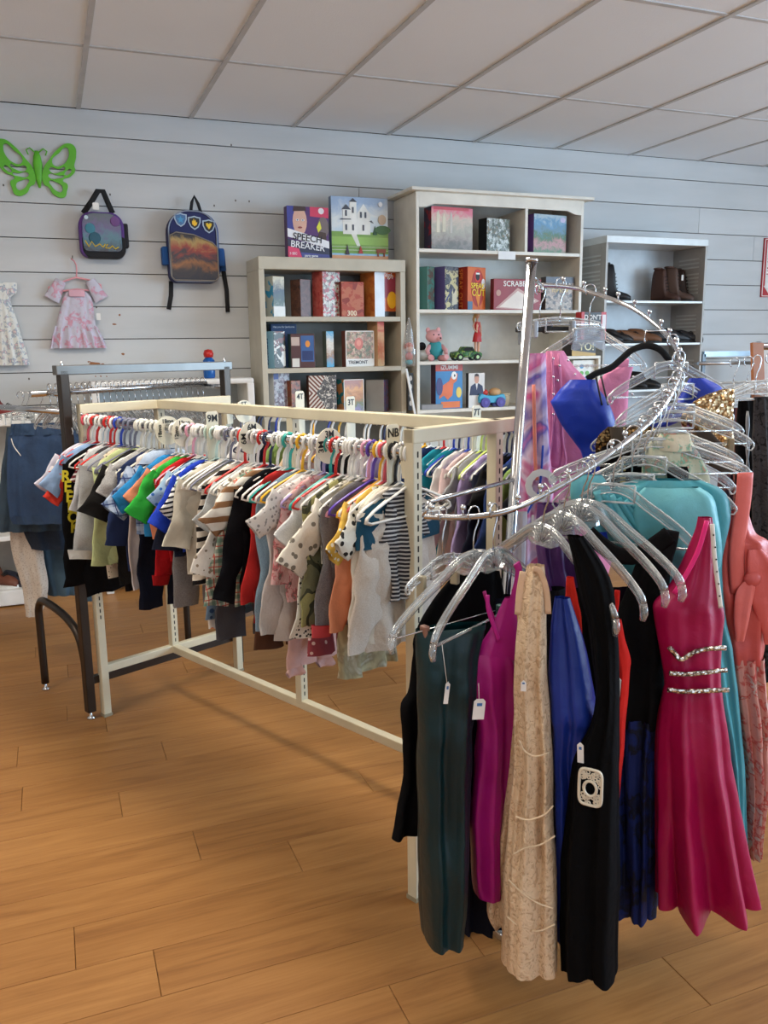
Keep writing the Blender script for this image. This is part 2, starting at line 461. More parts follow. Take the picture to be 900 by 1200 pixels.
wall_with_openings('wall_front', True, Y0, X0, X1, fo, -1)
ro = [(-2.0, 0., .7, 2.6), (.2, 2.2, .7, 2.6)]
wall_with_openings('wall_right', False, X1, Y0, Y1, ro, 1)
wall_with_openings('wall_left', False, X0, Y0, Y1, [], -1)
GLS = clear((240, 245, 250), .02)
nw = 1
for (u0, u1, z0, z1) in fo:
    e = MB()
    for a in (u0, u1-.05): e.box(a, a+.05, Y0-.08, Y0-.02, z0, z1)
    for a in (z0, z1-.05): e.box(u0, u1, Y0-.08, Y0-.02, a, a+.05)
    o = tag(e.build('window_%d' % nw, mat((90, 92, 95), .4, .6)), kind='structure'); nw += 1
    MB().box(u0+.05, u1-.05, Y0-.055, Y0-.049, z0+.05, z1-.05).build('pane', GLS, o)
for (u0, u1, z0, z1) in ro:
    e = MB()
    for a in (u0, u1-.05): e.box(X1+.02, X1+.08, a, a+.05, z0, z1)
    for a in (z0, z1-.05): e.box(X1+.02, X1+.08, u0, u1, a, a+.05)
    o = tag(e.build('window_%d' % nw, mat((90, 92, 95), .4, .6)), kind='structure'); nw += 1
    MB().box(X1+.049, X1+.055, u0+.05, u1-.05, z0+.05, z1-.05).build('pane', GLS, o)

ce = MB().box(X0-.1, X1+.1, Y0-.1, Y1+.12, H+.02, H+.1).build('ceiling', mat((120, 112, 104), .9)); tag(ce, 'suspended ceiling of beige tiles in a metal grid', kind='structure')
CM = ceiling_mat(); TBAR = mat((196, 196, 196), .6)
TW, TL = .653, 1.306
xs = [.290+TW*k for k in range(-5, 12)]; xs = [X0]+[x for x in xs if X0+.05 < x < X1-.05]+[X1]
ys = [4.5-TL*k for k in range(0, 7)]; ys = [Y1]+[y for y in ys if y > Y0+.05]+[Y0]
first = {}
for i in range(len(xs)-1):
    for j in range(len(ys)-1):
        a, b, y1_, y0_ = xs[i], xs[i+1], ys[j], ys[j+1]
        if any(a < tx < b and y0_ < ty < y1_ for tx, ty in TROFFERS): continue
        key = (round(b-a, 3), round(y1_-y0_, 3))
        if key not in first:
            mb = MB(); mb.box(.008, b-a-.008, .008, y1_-y0_-.008, 0, .015); first[key] = mb.build('tile', CM, ce); o = first[key]
        else: o = first[key].copy(); COL.objects.link(o)
        o.location = (a, y0_, H+R_.uniform(-.001, .001))
for x in xs[1:-1]: MB().box(x-.0125, x+.0125, Y0, Y1, H-.006, H+.012).build('grid_bar', TBAR, ce)
for y in ys[1:-1]: MB().box(X0, X1, y-.0125, y+.0125, H-.004, H+.0115).build('grid_bar', TBAR, ce)
for (tx, ty) in TROFFERS:
    pass
def emis(col, s):
    mt, nt, b = _new('lamp_diffuser'); b.inputs['Emission Color'].default_value = srgb(col); b.inputs['Emission Strength'].default_value = s
    setc(nt, b, (240, 240, 235)); return mt
EM = emis((255, 240, 215), 3.)
t0 = None
for k, (tx, ty) in enumerate(TROFFERS):
    i = max(q for q in range(len(xs)-1) if xs[q] < tx); j = max(q for q in range(len(ys)-1) if ys[q] > ty)
    cx = (xs[i]+xs[i+1])/2; cy_ = (ys[j]+ys[j+1])/2; w2 = (xs[i+1]-xs[i])/2-.015; l2 = (ys[j]-ys[j+1])/2-.015
    e = empty('ceiling_light', (cx, cy_, H)); tag(e, 'fluorescent troffer set in the ceiling grid behind the viewer', 'ceiling light', 'ceiling troffers')
    mb = MB(); mb.box(-w2, w2, -l2, -l2+.04, -.005, .02).box(-w2, w2, l2-.04, l2, -.005, .02).box(-w2, -w2+.04, -l2, l2, -.005, .02).box(w2-.04, w2, -l2, l2, -.005, .02)
    mb.build('frame', WHITE, e)
    MB().box(-w2+.04, w2-.04, -l2+.04, l2-.04, .004, .01).build('diffuser', EM, e)
bb = MB().box(X0, X1, Y1-.014, Y1, 0, .1).build('baseboard_back', WHITE); tag(bb, kind='structure')
# flaked patches where the white paint has come off the boards
fm = mat((150, 98, 62), .8)
for (px, py, w, h) in [(111, 426, .035, .013), (120, 428, .02, .012), (270, 427, .009, .02), (144, 415, .012, .009), (134, 380, .014, .006), (140, 369, .007, .008), (104, 424, .012, .006), (112, 441, .004, .006), (118, 441, .006, .006), (125, 441, .004, .006)]:
    c = aty(px, py, Y1); mb = MB(); n = 11
    pts = [(c.x+w*math.cos(2*PI*i/n)*R_.uniform(.6, 1.1), c.z+h*math.sin(2*PI*i/n)*R_.uniform(.5, 1.1)) for i in range(n)]
    mb.prism(pts, Y1-.0006, Y1+.001); mb.build('bare_patch', fm, wb)
sc_ = mat((88, 80, 72), .6)
for (px, py) in [(129, 228), (4, 217), (276, 235), (251, 241), (292, 236), (34, 444), (113, 360), (271, 170)]:
    c = aty(px, py, Y1); MB().box(c.x-.004, c.x+.004, Y1-.0008, Y1+.001, c.z-.006, c.z+.006).build('nail_mark', sc_, wb)
# ------------------------------------------------------------------ BEIGE TWO-SIDED RACK
RA = Vector((.108, 3.42, 0)); U_ = Vector((.410, -.912, 0)).normalized(); V_ = Vector((-U_.y, U_.x, 0))
RL, RW, RH = 1.702, .657, 1.262
CREAM = mat((214, 205, 178), .42, 0, .5, .03); SLOT = mat((40, 36, 30), .8)
rack = empty('clothes_rack', RA); tag(rack, 'cream metal H-shaped clothes rack packed with children\'s clothes on both sides', 'clothes rack')
def rp(s, v, z): return U_*s + V_*v + Vector((0, 0, z))
PWD = .032
def post(s, v, z0, z1, slots, nm='post', side=-1):
    p = MB().bar(rp(s, v, z0), rp(s, v, z1), PWD, PWD, up=V_).build(nm, CREAM, rack, bevel=.003)
    side = z0 == 0
    mb = MB(); z = (.42 if side else z0+.04) if slots else 9
    while z < z1-.05:
        for (d, w) in ((U_, V_),) if (side and z < .42) else ((U_, V_), (-U_, V_)):
            c = rp(s, v, z)+d*(PWD/2)
            mb.bar(c-Vector((0, 0, .0075)), c+Vector((0, 0, .0075)), .0045, .0012, up=d)
        z += .026
    if slots:
        so = tag(mb.build('slot_column', SLOT, p), kind='stuff')
for s in (0, RL):
    for v in (0, RW): post(s, v, 0, RH, True)
post(0, RW/2, .2, RH, True); post(RL, RW/2, .2, RH, True); post(RL*.5, RW/2, .2, RH, True)
for s in (0, RL):
    MB().bar(rp(s, -PWD/2, RH-.018), rp(s, RW+PWD/2, RH-.018), .034, .036).build('top_rail', CREAM, rack, bevel=.003)
    MB().bar(rp(s, 0, .2), rp(s, RW, .2), .03, .032).build('bottom_rail', CREAM, rack, bevel=.003)
MB().bar(rp(0, RW/2, RH-.018), rp(RL, RW/2, RH-.018), .034, .036).build('top_rail', CREAM, rack, bevel=.003)
MB().bar(rp(0, RW/2, .2), rp(RL, RW/2, .2), .03, .032).build('bottom_rail', CREAM, rack, bevel=.003)
BARZ = 1.205
for v in (0, RW):
    b = MB().tube([rp(.012, v, BARZ), rp(RL-.012, v, BARZ)], .0125, 12).build('hang_bar', chrome(), rack)
    for s in (.02, RL-.02):
        MB().bar(rp(s-.006, v, BARZ-.03), rp(s+.006, v, BARZ-.03)+Vector((0, 0, .001)), .03, .07).build('bracket', CREAM, b)
        MB().ball(rp(s, v-.014, BARZ+.02), .006, 8).build('screw', chrome(), b)
for (s, v) in ((0, 0), (0, RW), (RL, 0), (RL, RW)):
    MB().bar(rp(s, v, 0), rp(s, v, .012), .036, .036, up=V_).build('foot_cap', mat((150, 140, 115), .5), rack)

# ------------------------------------------------------------------ CHILDREN'S HANGERS
def kid_hanger_mesh(w=.142):
    mb = MB(); r = .0165; zt = 0.
    pts = []
    for i in range(9):      # hook opening on one side, going over the bar
        a = math.radians(-50+i*230/8); pts.append((-r*1.25*math.cos(a), 0, r*1.25*math.sin(a)-.0155))
    pts += [(.015, 0, -.035), (.004, 0, -.052), (0, 0, -.075), (0, 0, -.098)]
    mb.tube(pts, [(.0052, .0030)]*len(pts), 8, flat=(1, 0, 0))
    sh = [(0, 0, -.092), (.03, 0, -.104), (.08, 0, -.124), (.12, 0, -.142), (w, 0, -.156), (w+.004, 0, -.166), (w-.012, 0, -.172), (.06, 0, -.170), (0, 0, -.170)]
    full = sh+[(-x, y, z) for x, y, z in reversed(sh[:-1])]
    mb.tube(full[:-1], [(.0045, .003)]*len(full[:-1]), 8, closed=True, flat=(0, 1, 0))
    return mb
HM = kid_hanger_mesh()
HANG = {}
HCOL = {'white': (236, 234, 228), 'off-white': (222, 220, 208), 'coral pink': (214, 84, 98), 'red': (206, 40, 34), 'blue': (34, 66, 176), 'navy': (36, 42, 78),
        'pale pink': (236, 168, 190), 'lilac': (170, 150, 196), 'teal': (48, 170, 160), 'yellow': (238, 180, 40), 'grey': (120, 122, 140), 'mint': (200, 224, 214), 'black': (24, 24, 28), 'purple': (88, 60, 170), 'lime': (200, 220, 110)}
hproto = None
USED = set()
def kid_hanger(c, P, rz, row, holds=None):
    global hproto
    if hproto is None: hproto = HM.build('hanger', mat(HCOL['white'], .35)); o = hproto
    else: o = hproto.copy(); COL.objects.link(o)
    relink(o, mat(HCOL[c], .35)); o.location = P; o.rotation_euler = (0, R_.uniform(-.04, .04), rz)
    if holds:
        h = holds.replace("child's ", "")
        for br in (', ', ' with ', ' between ', ' beside ', ' below ', ' left of ', ' right of ', ' behind ', ' on ', ' at ', ' by ', ' near ', ' hanging ', ' above ', ' under '):
            if len(h.split()) > 11: h = h.split(br)[0]
        l = '%s plastic hanger holding the %s' % (c, h)
        if l not in USED and len(l.split()) <= 16:
            USED.add(l); return tag(o, l, 'hanger', "hangers on the %s bar" % row)
    tag(o, 'spare %s plastic child\'s hanger squeezed in on the %s bar of the cream rack' % (c, row), 'hanger', 'spare %s hangers on the %s bar' % (c, row))
    return o

# ------------------------------------------------------------------ GARMENTS
def crm(rows, n):
    """resample rows (tuples of floats) by Catmull-Rom to n rows"""
    out = []; L = len(rows)
    for i in range(n):
        t = i/(n-1)*(L-1); k = min(int(t), L-2); f = t-k
        p0, p1, p2, p3 = rows[max(k-1, 0)], rows[k], rows[k+1], rows[min(k+2, L-1)]
        out.append(tuple(.5*((2*b)+(-a+c)*f+(2*a-5*b+4*c-d)*f*f+(-a+3*b-3*c+d)*f**3) for a, b, c, d in zip(p0, p1, p2, p3)))
    return out
CRUMPLE = [.004]
def crum(x, y, z, seed, edge=1.):
    a = CRUMPLE[0]*edge; v = noise.noise_vector(Vector((x*17+seed*3.1, y*8, z*11-seed))); w = noise.noise_vector(Vector((x*45-seed, y*20, z*34+seed)))
    return (x+a*.9*v.x, y+a*(1.9*v.y+.8*w.y), z+a*.7*v.z*1.)
def sheath(mb, rows, nseg=32, n=26, folds=3, seed=0, yoff=0., lean=0., pleat=0., npl=7, lin=False, hem=0., ps=.0):
    """closed cloth tube. rows: (z, xl, xr, half thickness, fold amplitude)"""
    rr = random.Random(seed); ph = rr.uniform(0, 6); ph2 = rr.uniform(0, 6)
    rs = crm(rows, n) if not lin else [tuple(a+(b-a)*f for a, b in zip(rows[k], rows[k+1])) for k, f in ((min(int(i/(n-1)*(len(rows)-1)), len(rows)-2), i/(n-1)*(len(rows)-1)-min(int(i/(n-1)*(len(rows)-1)), len(rows)-2)) for i in range(n))]
    vs = []
    z0 = rs[0][0]; zL = rs[-1][0]; pr = [rr.uniform(.6, 1.2) for _ in range(npl)]; pp = [rr.uniform(-.5, .5) for _ in range(npl)]
    for (z, xl, xr, t, am) in rs:
        c = (xl+xr)/2; h = max((xr-xl)/2, .002); t = max(t, .0015)
        for j in range(nseg):
            a = 2*PI*j/nseg; ca, sa = math.cos(a), math.sin(a)
            x = h*math.copysign(abs(ca)**.8, ca)
            u = x/h
            w = math.sin(folds*u*PI*.9+ph+(z-z0)*1.6)+.45*math.sin(folds*2.3*u*PI*.8+ph2-(z-z0)*2.3)
            y = t*sa; fz = ((z0-z)/(z0-zL)) if z0 != zL else 0; dz = 0
            if pleat:
                q = a/(2*PI)*npl; k = int(q) % npl; fr = q-int(q)
                g = (1-abs(2*fr-1))**.7*2-1; am_ = pr[k]*pleat*max(0, min(1, (fz-ps)*1.5))
                x *= 1+am_*g*.5; y = y*(1+am_*g*1.6)+am_*.02*math.sin(q*1.7+pp[k]+fz*3)
                dz = hem*fz*math.sin(q*2+pp[k])
            q_ = (c+x, yoff+y+am*w+lean*(z-z0), z+dz)
            vs.append(crum(*q_, seed, min(1., .25+fz*4)) if CRUMPLE[0] else q_)
    fs = [(i*nseg+j, i*nseg+(j+1) % nseg, (i+1)*nseg+(j+1) % nseg, (i+1)*nseg+j) for i in range(len(rs)-1) for j in range(nseg)]
    old = mb.smooth; mb.smooth = True; mb.add(vs, fs); mb.smooth = old
def limb(mb, p0, p1, w0, w1, t, nseg=16, n=14, bend=0., seed=0, am=.003):
    """sleeve or trouser leg: flat-ish tube between two points in the x,z plane"""
    rr = random.Random(seed); ph = rr.uniform(0, 6)
    p0, p1 = Vector(p0), Vector(p1); d = (p1-p0); L = d.length; d.normalize(); sd = Vector((d.z, 0, -d.x))
    vs = []
    for i in range(n):
        f = i/(n-1); c = p0+d*(L*f)+sd*(bend*math.sin(f*PI)); w = w0+(w1-w0)*f; tt = t*(1-.35*f)
        for j in range(nseg):
            a = 2*PI*j/nseg; k = math.sin(f*9+ph+2*math.cos(a))*am
            q_ = c+sd*(w*math.cos(a))+Vector((0, tt*math.sin(a)+k, 0)); vs.append(crum(q_.x, q_.y, q_.z, seed))
    fs = [(i*nseg+j, i*nseg+(j+1) % nseg, (i+1)*nseg+(j+1) % nseg, (i+1)*nseg+j) for i in range(n-1) for j in range(nseg)]
    old = mb.smooth; mb.smooth = True; mb.add(vs, fs); mb.smooth = old
def kid_top(mb, W=.135, L=.42, B=.13, slv='short', sl=.10, ang=38, t=.013, seed=0, cuffw=.036, flare=0.):
    sheath(mb, [(-.098, -.045, .045, .008, 0), (-.112, -.078, .078, .010, 0), (-.134, -W*.86, W*.86, .012, .001), (-.166, -W, W, t, .002),
                (-.24, -B*.97, B*.97, t*1.1, .004), (-(L*.7), -B*(1+flare*.4), B*(1+flare*.4), t*1.15, .006), (-L, -B*(1+flare), B*(1+flare), t*1.25, .008+flare*.01)],
           36, 30, 2.4, seed)
    if slv:
        for sgn in (-1, 1):
            a = math.radians(ang+random.Random(seed*3+sgn).uniform(-4, 5))
            p0 = (sgn*(W-.03), 0, -.156); p1 = (sgn*(W-.02+sl*math.sin(a)), 0, -.168-sl*math.cos(a))
            limb(mb, p0, p1, .040 if slv == 'short' else .038, cuffw, t*.9, bend=sgn*.006, seed=seed+sgn, am=.002 if slv == 'short' else .004)
def kid_pants(mb, W=.1, L=.55, seed=0, top=-.19, legw=.045, footed=False, straight=True):
    sheath(mb, [(top, -W, W, .008, .001), (top-.03, -W*.98, W*.98, .012, .002), (top-.12, -W, W, .015, .003)], 26, 8, 2, seed)
    for sgn in (-1, 1):
        x0 = sgn*W*.48; x1 = sgn*W*.55
        limb(mb, (x0, 0, top-.10), (x1, 0, -L), W*.5, legw, .015, n=12, seed=seed+sgn)
        if footed: limb(mb, (x1, 0, -L), (x1-.045, 0, -L-.02), legw*.8, .012, .013, n=5, seed=seed)
def pt(s, v=0): return RA+U_*s+V_*v+Vector((0, 0, BARZ+.0125))
RZ = math.atan2(V_.y, V_.x)

F = fabric
LG = (188, 190, 192); NV = (28, 36, 62); BK = (20, 20, 22); WT = (232, 230, 226)
def top_(name, s, m, label, W=.135, L=.42, B=.125, slv='short', sl=.10, ang=38, cat='shirt', hc='white', rz=0., parts=None, row='front', flare=0., t=.011, cuffw=.036, v=0, group=None, hang=True):
    return dict(n=name, s=s, m=m, lab=label, W=W, L=L, B=B, slv=slv, sl=sl, ang=ang, cat=cat, hc=hc, rz=rz, kind='top', flare=flare, t=t, cuffw=cuffw, group=group)
def pant_(name, s, m, label, W=.1, L=.55, top=-.19, legw=.045, footed=False, cat='trousers', hc='white', rz=0.):
    return dict(n=name, s=s, m=m, lab=label, W=W, L=L, top=top, legw=legw, footed=footed, cat=cat, hc=hc, rz=rz, kind='pants', group=None)
FRONT = [
 top_('t_shirt', .03, F('plain', ((206, 204, 218),)), 'pale lilac child\'s t-shirt, first garment at the far left end of the front bar', sl=.12, ang=48, hc='coral pink'),
 top_('t_shirt', .055, F('stripe', ((232, 226, 226), (204, 60, 48)), .5), 'white child\'s t-shirt with broad red bands at the left end of the front bar', sl=.11, ang=45, hc='white'),
 top_('t_shirt', .08, F('plain', ((206, 58, 44),)), 'tomato red child\'s t-shirt peeping out below the light blue one', L=.46, sl=.15, ang=36, hc='white'),
 top_('t_shirt', .105, F('plain', ((140, 168, 206),)), 'plain light blue child\'s t-shirt in front of the red ones', L=.38, sl=.12, ang=40, hc='red', cuffw=.045),
 top_('sweatshirt', .135, F('plain', (BK,)), 'long black child\'s sweatshirt with yellow capital letters down its sleeve', W=.155, L=.66, B=.13, slv='long', sl=.44, ang=3, cat='sweatshirt', hc='white', cuffw=.058),
 top_('t_shirt', .165, F('stripe', ((104, 40, 48), (210, 205, 205), (20, 20, 20)), 2.2), 'maroon and white striped child\'s top beside the lettered black sweatshirt', sl=.07, W=.105, B=.10, hc='white'),
 top_('long_sleeved_shirt', .20, F('heather', (LG, (212, 213, 214))), 'light grey marl child\'s shirt left of the quilted grey jacket', L=.40, W=.112, B=.10, slv='long', sl=.17, ang=14, hc='red'),
 top_('hoodie', .235, F('plain', ((58, 54, 58),)), 'thin strip of a charcoal child\'s hoodie behind the quilted grey jacket', L=.42, W=.115, B=.10, slv='long', sl=.19, ang=12, cat='hoodie', hc='red'),
 top_('jacket', .275, F('heather', ((160, 162, 164), (182, 183, 184)), 1), 'quilted light grey child\'s jacket with full length sleeves', L=.46, W=.15, slv='long', sl=.29, ang=10, cat='jacket', hc='blue', t=.018, cuffw=.052),
 top_('leggings', .305, F('spots', ((205, 190, 168), (40, 36, 36)), 1.2), 'cream patterned leggings with grey check cuff below the quilted jacket', W=.12, L=.56, slv='long', sl=.3, ang=4, cat='leggings', hc='grey'),
 top_('t_shirt', .34, F('plain', ((198, 208, 150),)), 'pale lime green child\'s shirt with a small zip pull', L=.50, slv='long', sl=.33, ang=8, hc='grey', cuffw=.042),
 pant_('trousers', .375, F('plain', ((24, 22, 24),)), 'black trousers hanging lowest beside the slotted cream post', L=.60, hc='grey', W=.11),
 top_('t_shirt', .42, F('plain', ((34, 33, 33),)), 'black child\'s t-shirt with wide short sleeve, left of the navy pullover', L=.56, sl=.16, ang=32, cuffw=.052, hc='off-white', W=.14, B=.13),
 top_('t_shirt', .455, F('heather', ((150, 150, 150), (186, 184, 182)), 1), 'ribbed pale grey child\'s top between the black t-shirt and the navy pullover', L=.36, sl=.09, hc='off-white'),
 top_('pullover', .49, F('plain', ((32, 46, 84),)), 'navy blue child\'s pullover right of the black t-shirt', L=.50, slv='long', sl=.24, ang=10, cat='pullover', hc='off-white', cuffw=.05),
 top_('bodysuit', .52, F('plain', ((222, 212, 206),)), 'off-white child\'s bodysuit showing below the navy pullover', W=.10, L=.56, slv=None, cat='bodysuit', hc='off-white'),
 pant_('trousers', .55, F('plain', ((24, 28, 42),)), 'dark navy trousers with legs ending low beside the red pullover', L=.63, hc='off-white'),
 top_('shirt', .585, F('plaid', ((112, 130, 160), (180, 192, 210), (40, 52, 96)), 1.), 'blue and white plaid child\'s shirt with a big collar and short sleeves', L=.36, sl=.14, ang=40, hc='white', t=.018, cuffw=.05, W=.14),
 top_('t_shirt', .645, F('plain', ((40, 130, 190),)), 'bright sky blue child\'s t-shirt above the red pullover', L=.36, sl=.13, ang=52, hc='white'),
 top_('t_shirt', .675, F('plain', ((222, 140, 106),)), 'peach orange child\'s t-shirt squeezed between blue and green ones', L=.36, sl=.11, ang=50, hc='white'),
 top_('t_shirt', .705, F('plain', ((48, 172, 62),)), 'vivid green child\'s t-shirt on the front bar', L=.36, sl=.14, ang=42, hc='white', cuffw=.046),
 top_('pullover', .74, F('plain', ((190, 22, 30),)), 'red child\'s pullover with a long tapered sleeve', L=.42, slv='long', sl=.30, ang=8, cat='pullover', hc='pale pink', cuffw=.032),
 pant_('trousers', .77, F('heather', ((116, 116, 118), (136, 136, 138))), 'mid grey jogging trousers hanging below the red pullover', L=.58, hc='white'),
 top_('pullover', .795, F('plain', ((30, 36, 56),)), 'dark navy child\'s pullover with a rounded sleeve, right of the red one', L=.40, slv='long', sl=.21, ang=10, cat='pullover', hc='white', cuffw=.048),
 top_('t_shirt', .825, F('spots', ((150, 178, 200), (48, 96, 160)), .8), 'light blue child\'s t-shirt with darker blue stars above the striped sleeve', L=.34, sl=.09, hc='white', ang=50),
 top_('t_shirt', .845, F('plain', ((34, 66, 190),)), 'royal blue child\'s t-shirt behind the black-striped white one', L=.38, sl=.15, ang=38, hc='mint'),
 top_('t_shirt', .875, F('stripe', ((236, 236, 236), (24, 26, 40)), 2.4), 'white child\'s t-shirt with thin black stripes and short sleeve', L=.34, sl=.11, ang=44, hc='mint'),
 top_('shirt', .90, F('plain', ((206, 200, 184),)), 'plain beige child\'s shirt below the black-striped sleeve', L=.44, slv='long', sl=.19, ang=16, hc='white', cuffw=.045),
 pant_('leggings', .92, F('spots', ((222, 216, 206), (222, 150, 110)), .55), 'white leggings with orange prints at the ankle', L=.61, cat='leggings', hc='white', legw=.05),
 pant_('trousers', .95, F('spots', ((104, 128, 150), (40, 66, 100)), .5), 'dusty blue trousers printed with navy stars', L=.58, hc='grey', legw=.05),
 top_('long_sleeved_shirt', .985, F('stripe', ((226, 218, 204), (26, 24, 26)), 1.15), 'cream child\'s shirt with black stripes down a long sleeve', L=.44, slv='long', sl=.28, ang=10, hc='white', cuffw=.034),
 pant_('trousers', 1.02, F('plain', ((70, 70, 76),)), 'dark slate trousers hanging low next to the plaid shirt tail', L=.63, hc='red', legw=.052, W=.115),
 top_('t_shirt', 1.05, F('heather', ((166, 170, 172), (190, 194, 196))), 'pale grey marl child\'s t-shirt left of the animal print top', L=.38, sl=.11, ang=42, hc='white'),
 top_('pyjama_top', 1.085, F('spots', ((226, 221, 212), (142, 128, 110)), .7), 'cream pyjama top printed with brown animals', L=.45, slv='long', sl=.24, ang=18, cat='pyjama top', hc='white', cuffw=.046),
 top_('shirt', 1.115, F('plaid', ((214, 208, 188), (52, 110, 96), (190, 80, 66)), 1.3), 'green, red and cream plaid child\'s shirt tail', L=.50, slv='long', sl=.32, ang=12, hc='red', cuffw=.046),
 top_('t_shirt', 1.14, F('stripe', ((228, 224, 214), (142, 104, 72)), .9), 'white child\'s t-shirt with wide brown stripes on the shoulder', L=.36, sl=.13, ang=46, hc='navy'),
 top_('long_sleeved_shirt', 1.18, F('plain', ((20, 20, 24),)), 'plain black child\'s shirt with a long sleeve in the middle of the front bar', L=.46, slv='long', sl=.30, ang=9, hc='white', cuffw=.038),
 pant_('trousers', 1.205, F('plain', ((88, 58, 42),)), 'chocolate brown trousers below the black long-sleeved shirt', L=.62, hc='white', legw=.05),
 top_('t_shirt', 1.23, F('plain', ((176, 38, 36),)), 'dark red child\'s top showing under the plaid shirt tail', L=.52, slv='long', sl=.3, ang=4, W=.11, hc='teal'),
 top_('pullover', 1.265, F('heather', ((120, 146, 166), (140, 164, 182))), 'faded blue child\'s pullover with long sleeve, right of the black shirt', L=.53, slv='long', sl=.36, ang=5, cat='pullover', hc='white', cuffw=.045),
 pant_('leggings', 1.29, F('plain', ((222, 184, 180),)), 'pale pink footed leggings hanging lowest at the centre of the rack', L=.655, cat='leggings', hc='yellow', footed=True, W=.1, legw=.048),
 top_('pullover', 1.315, F('plain', ((200, 194, 190),)), 'soft grey-white child\'s pullover left of the pink floral dress', L=.55, slv='long', sl=.36, ang=5, cat='pullover', hc='white'),
 top_('bodysuit', 1.34, F('spots', ((222, 218, 214), (150, 146, 144)), 1.), 'white printed bodysuit with red neck trim in the middle of the bar', L=.34, sl=.10, ang=56, cat='bodysuit', hc='white', W=.15),
 top_('dress', 1.375, F('floral', ((216, 172, 170), (200, 110, 116), (110, 112, 104)), .9), 'pink floral child\'s dress with a ruffled hem', L=.43, slv='long', sl=.21, ang=12, cat='dress', hc='lilac', flare=.1, cuffw=.04),
 pant_('leggings', 1.40, F('spots', ((154, 72, 82), (226, 200, 196)), .75), 'dusty rose leggings with small white flowers', L=.59, cat='leggings', hc='teal', legw=.046),
 top_('t_shirt', 1.425, F('heather', ((204, 206, 208), (226, 226, 226))), 'white marl child\'s t-shirt above the camouflage shirt', L=.32, sl=.11, ang=54, hc='red'),
 top_('pyjama_top', 1.45, F('spots', ((228, 225, 214), (60, 60, 60)), 1.1), 'white pyjama top with black outline drawings', W=.14, L=.49, slv='long', sl=.33, ang=6, cat='pyjama top', hc='white', cuffw=.04),
 top_('shirt', 1.475, F('camo', ((112, 112, 84), (66, 68, 52), (150, 146, 96)), .8), 'olive camouflage child\'s shirt', L=.47, W=.15, B=.14, slv='long', sl=.30, ang=3, cat='shirt', hc='white', cuffw=.045),
 top_('t_shirt', 1.50, F('spots', ((232, 226, 212), (128, 122, 110)), .6), 'cream child\'s t-shirt with little grey dinosaurs', L=.30, sl=.17, ang=40, hc='white', cuffw=.05),
 top_('frilled_skirt', 1.52, F('tiedye', ((200, 190, 150), (150, 140, 110), (214, 208, 190)), 3), 'gauzy cream and yellow frilled skirt hanging below the camouflage shirt', W=.07, L=.62, B=.07, slv=None, cat='skirt', hc='white', flare=.5),
 top_('pullover', 1.545, F('heather', ((104, 102, 104), (126, 124, 126))), 'dark grey marl child\'s pullover with coral cuff', L=.47, slv='long', sl=.29, ang=6, cat='pullover', hc='pale pink', cuffw=.034),
 pant_('trousers', 1.565, F('plain', ((176, 62, 70),)), 'narrow coral red trousers beside the dark grey pullover', L=.52, hc='purple', legw=.04),
 top_('blouse', 1.588, F('plain', ((214, 140, 106),)), 'apricot child\'s blouse with ruffled shoulder', L=.50, slv='long', sl=.29, ang=6, cat='blouse', hc='yellow', cuffw=.03),
 top_('t_shirt', 1.607, F('spots', ((226, 184, 84), (240, 236, 224)), .8), 'mustard yellow child\'s top with a white patch', L=.50, sl=.12, ang=44, hc='coral pink'),
 top_('t_shirt', 1.625, F('spots', ((228, 224, 210), (40, 38, 36)), .6), 'cream child\'s t-shirt with yellow and black face print', L=.34, sl=.10, ang=50, hc='white'),
 top_('waistcoat', 1.64, F('plain', ((216, 210, 196),)), 'cream quilted child\'s waistcoat with curved hem near the right post', L=.48, slv='long', sl=.29, ang=4, cat='waistcoat', hc='black', cuffw=.04, t=.014),
 top_('pullover', 1.658, F('heather', ((202, 192, 180), (216, 208, 198))), 'oatmeal child\'s sweatshirt with teal shoulders by the right post', L=.50, slv='long', sl=.33, ang=3, cat='sweatshirt', hc='white', cuffw=.055, t=.016, W=.125),
 top_('shirt', 1.68, F('stripe', ((52, 52, 58), (196, 196, 196)), 3.5), 'black and grey zigzag knit child\'s top against the right post', L=.38, slv='short', sl=.07, ang=8, hc='off-white', W=.062, B=.05),
]
def make_garment(g, P, rz, seed):
    mb = MB(); CRUMPLE[0] = .0095
    if g['kind'] == 'top': kid_top(mb, g['W'], g['L'], g['B'], g['slv'], g['sl'], g['ang'], g['t'], seed, g['cuffw'], g['flare'])
    else: kid_pants(mb, g['W'], g['L'], seed, g['top'], g['legw'], g['footed'])
    CRUMPLE[0] = .004
    o = mb.build(g['n'], g['m'], None, P, rz); o.rotation_euler.y = R_.uniform(-.05, .05)
    tag(o, g['lab'], g['cat'], g['group']); return o
GO = {}
for i, g in enumerate(FRONT):
    P = pt(g['s']); jit = R_.uniform(-.09, .09)
    kid_hanger(g['hc'], P, RZ+jit*.6, 'front', g['lab'])
    o = make_garment(g, P, RZ+jit, i*7+3); GO[g['lab']] = o
    if i % 5 == 2 and g['s'] > .2:      # a spare hanger squeezed in between
        kid_hanger('white', pt(g['s']+.012), RZ+R_.uniform(-.05, .05), 'front')
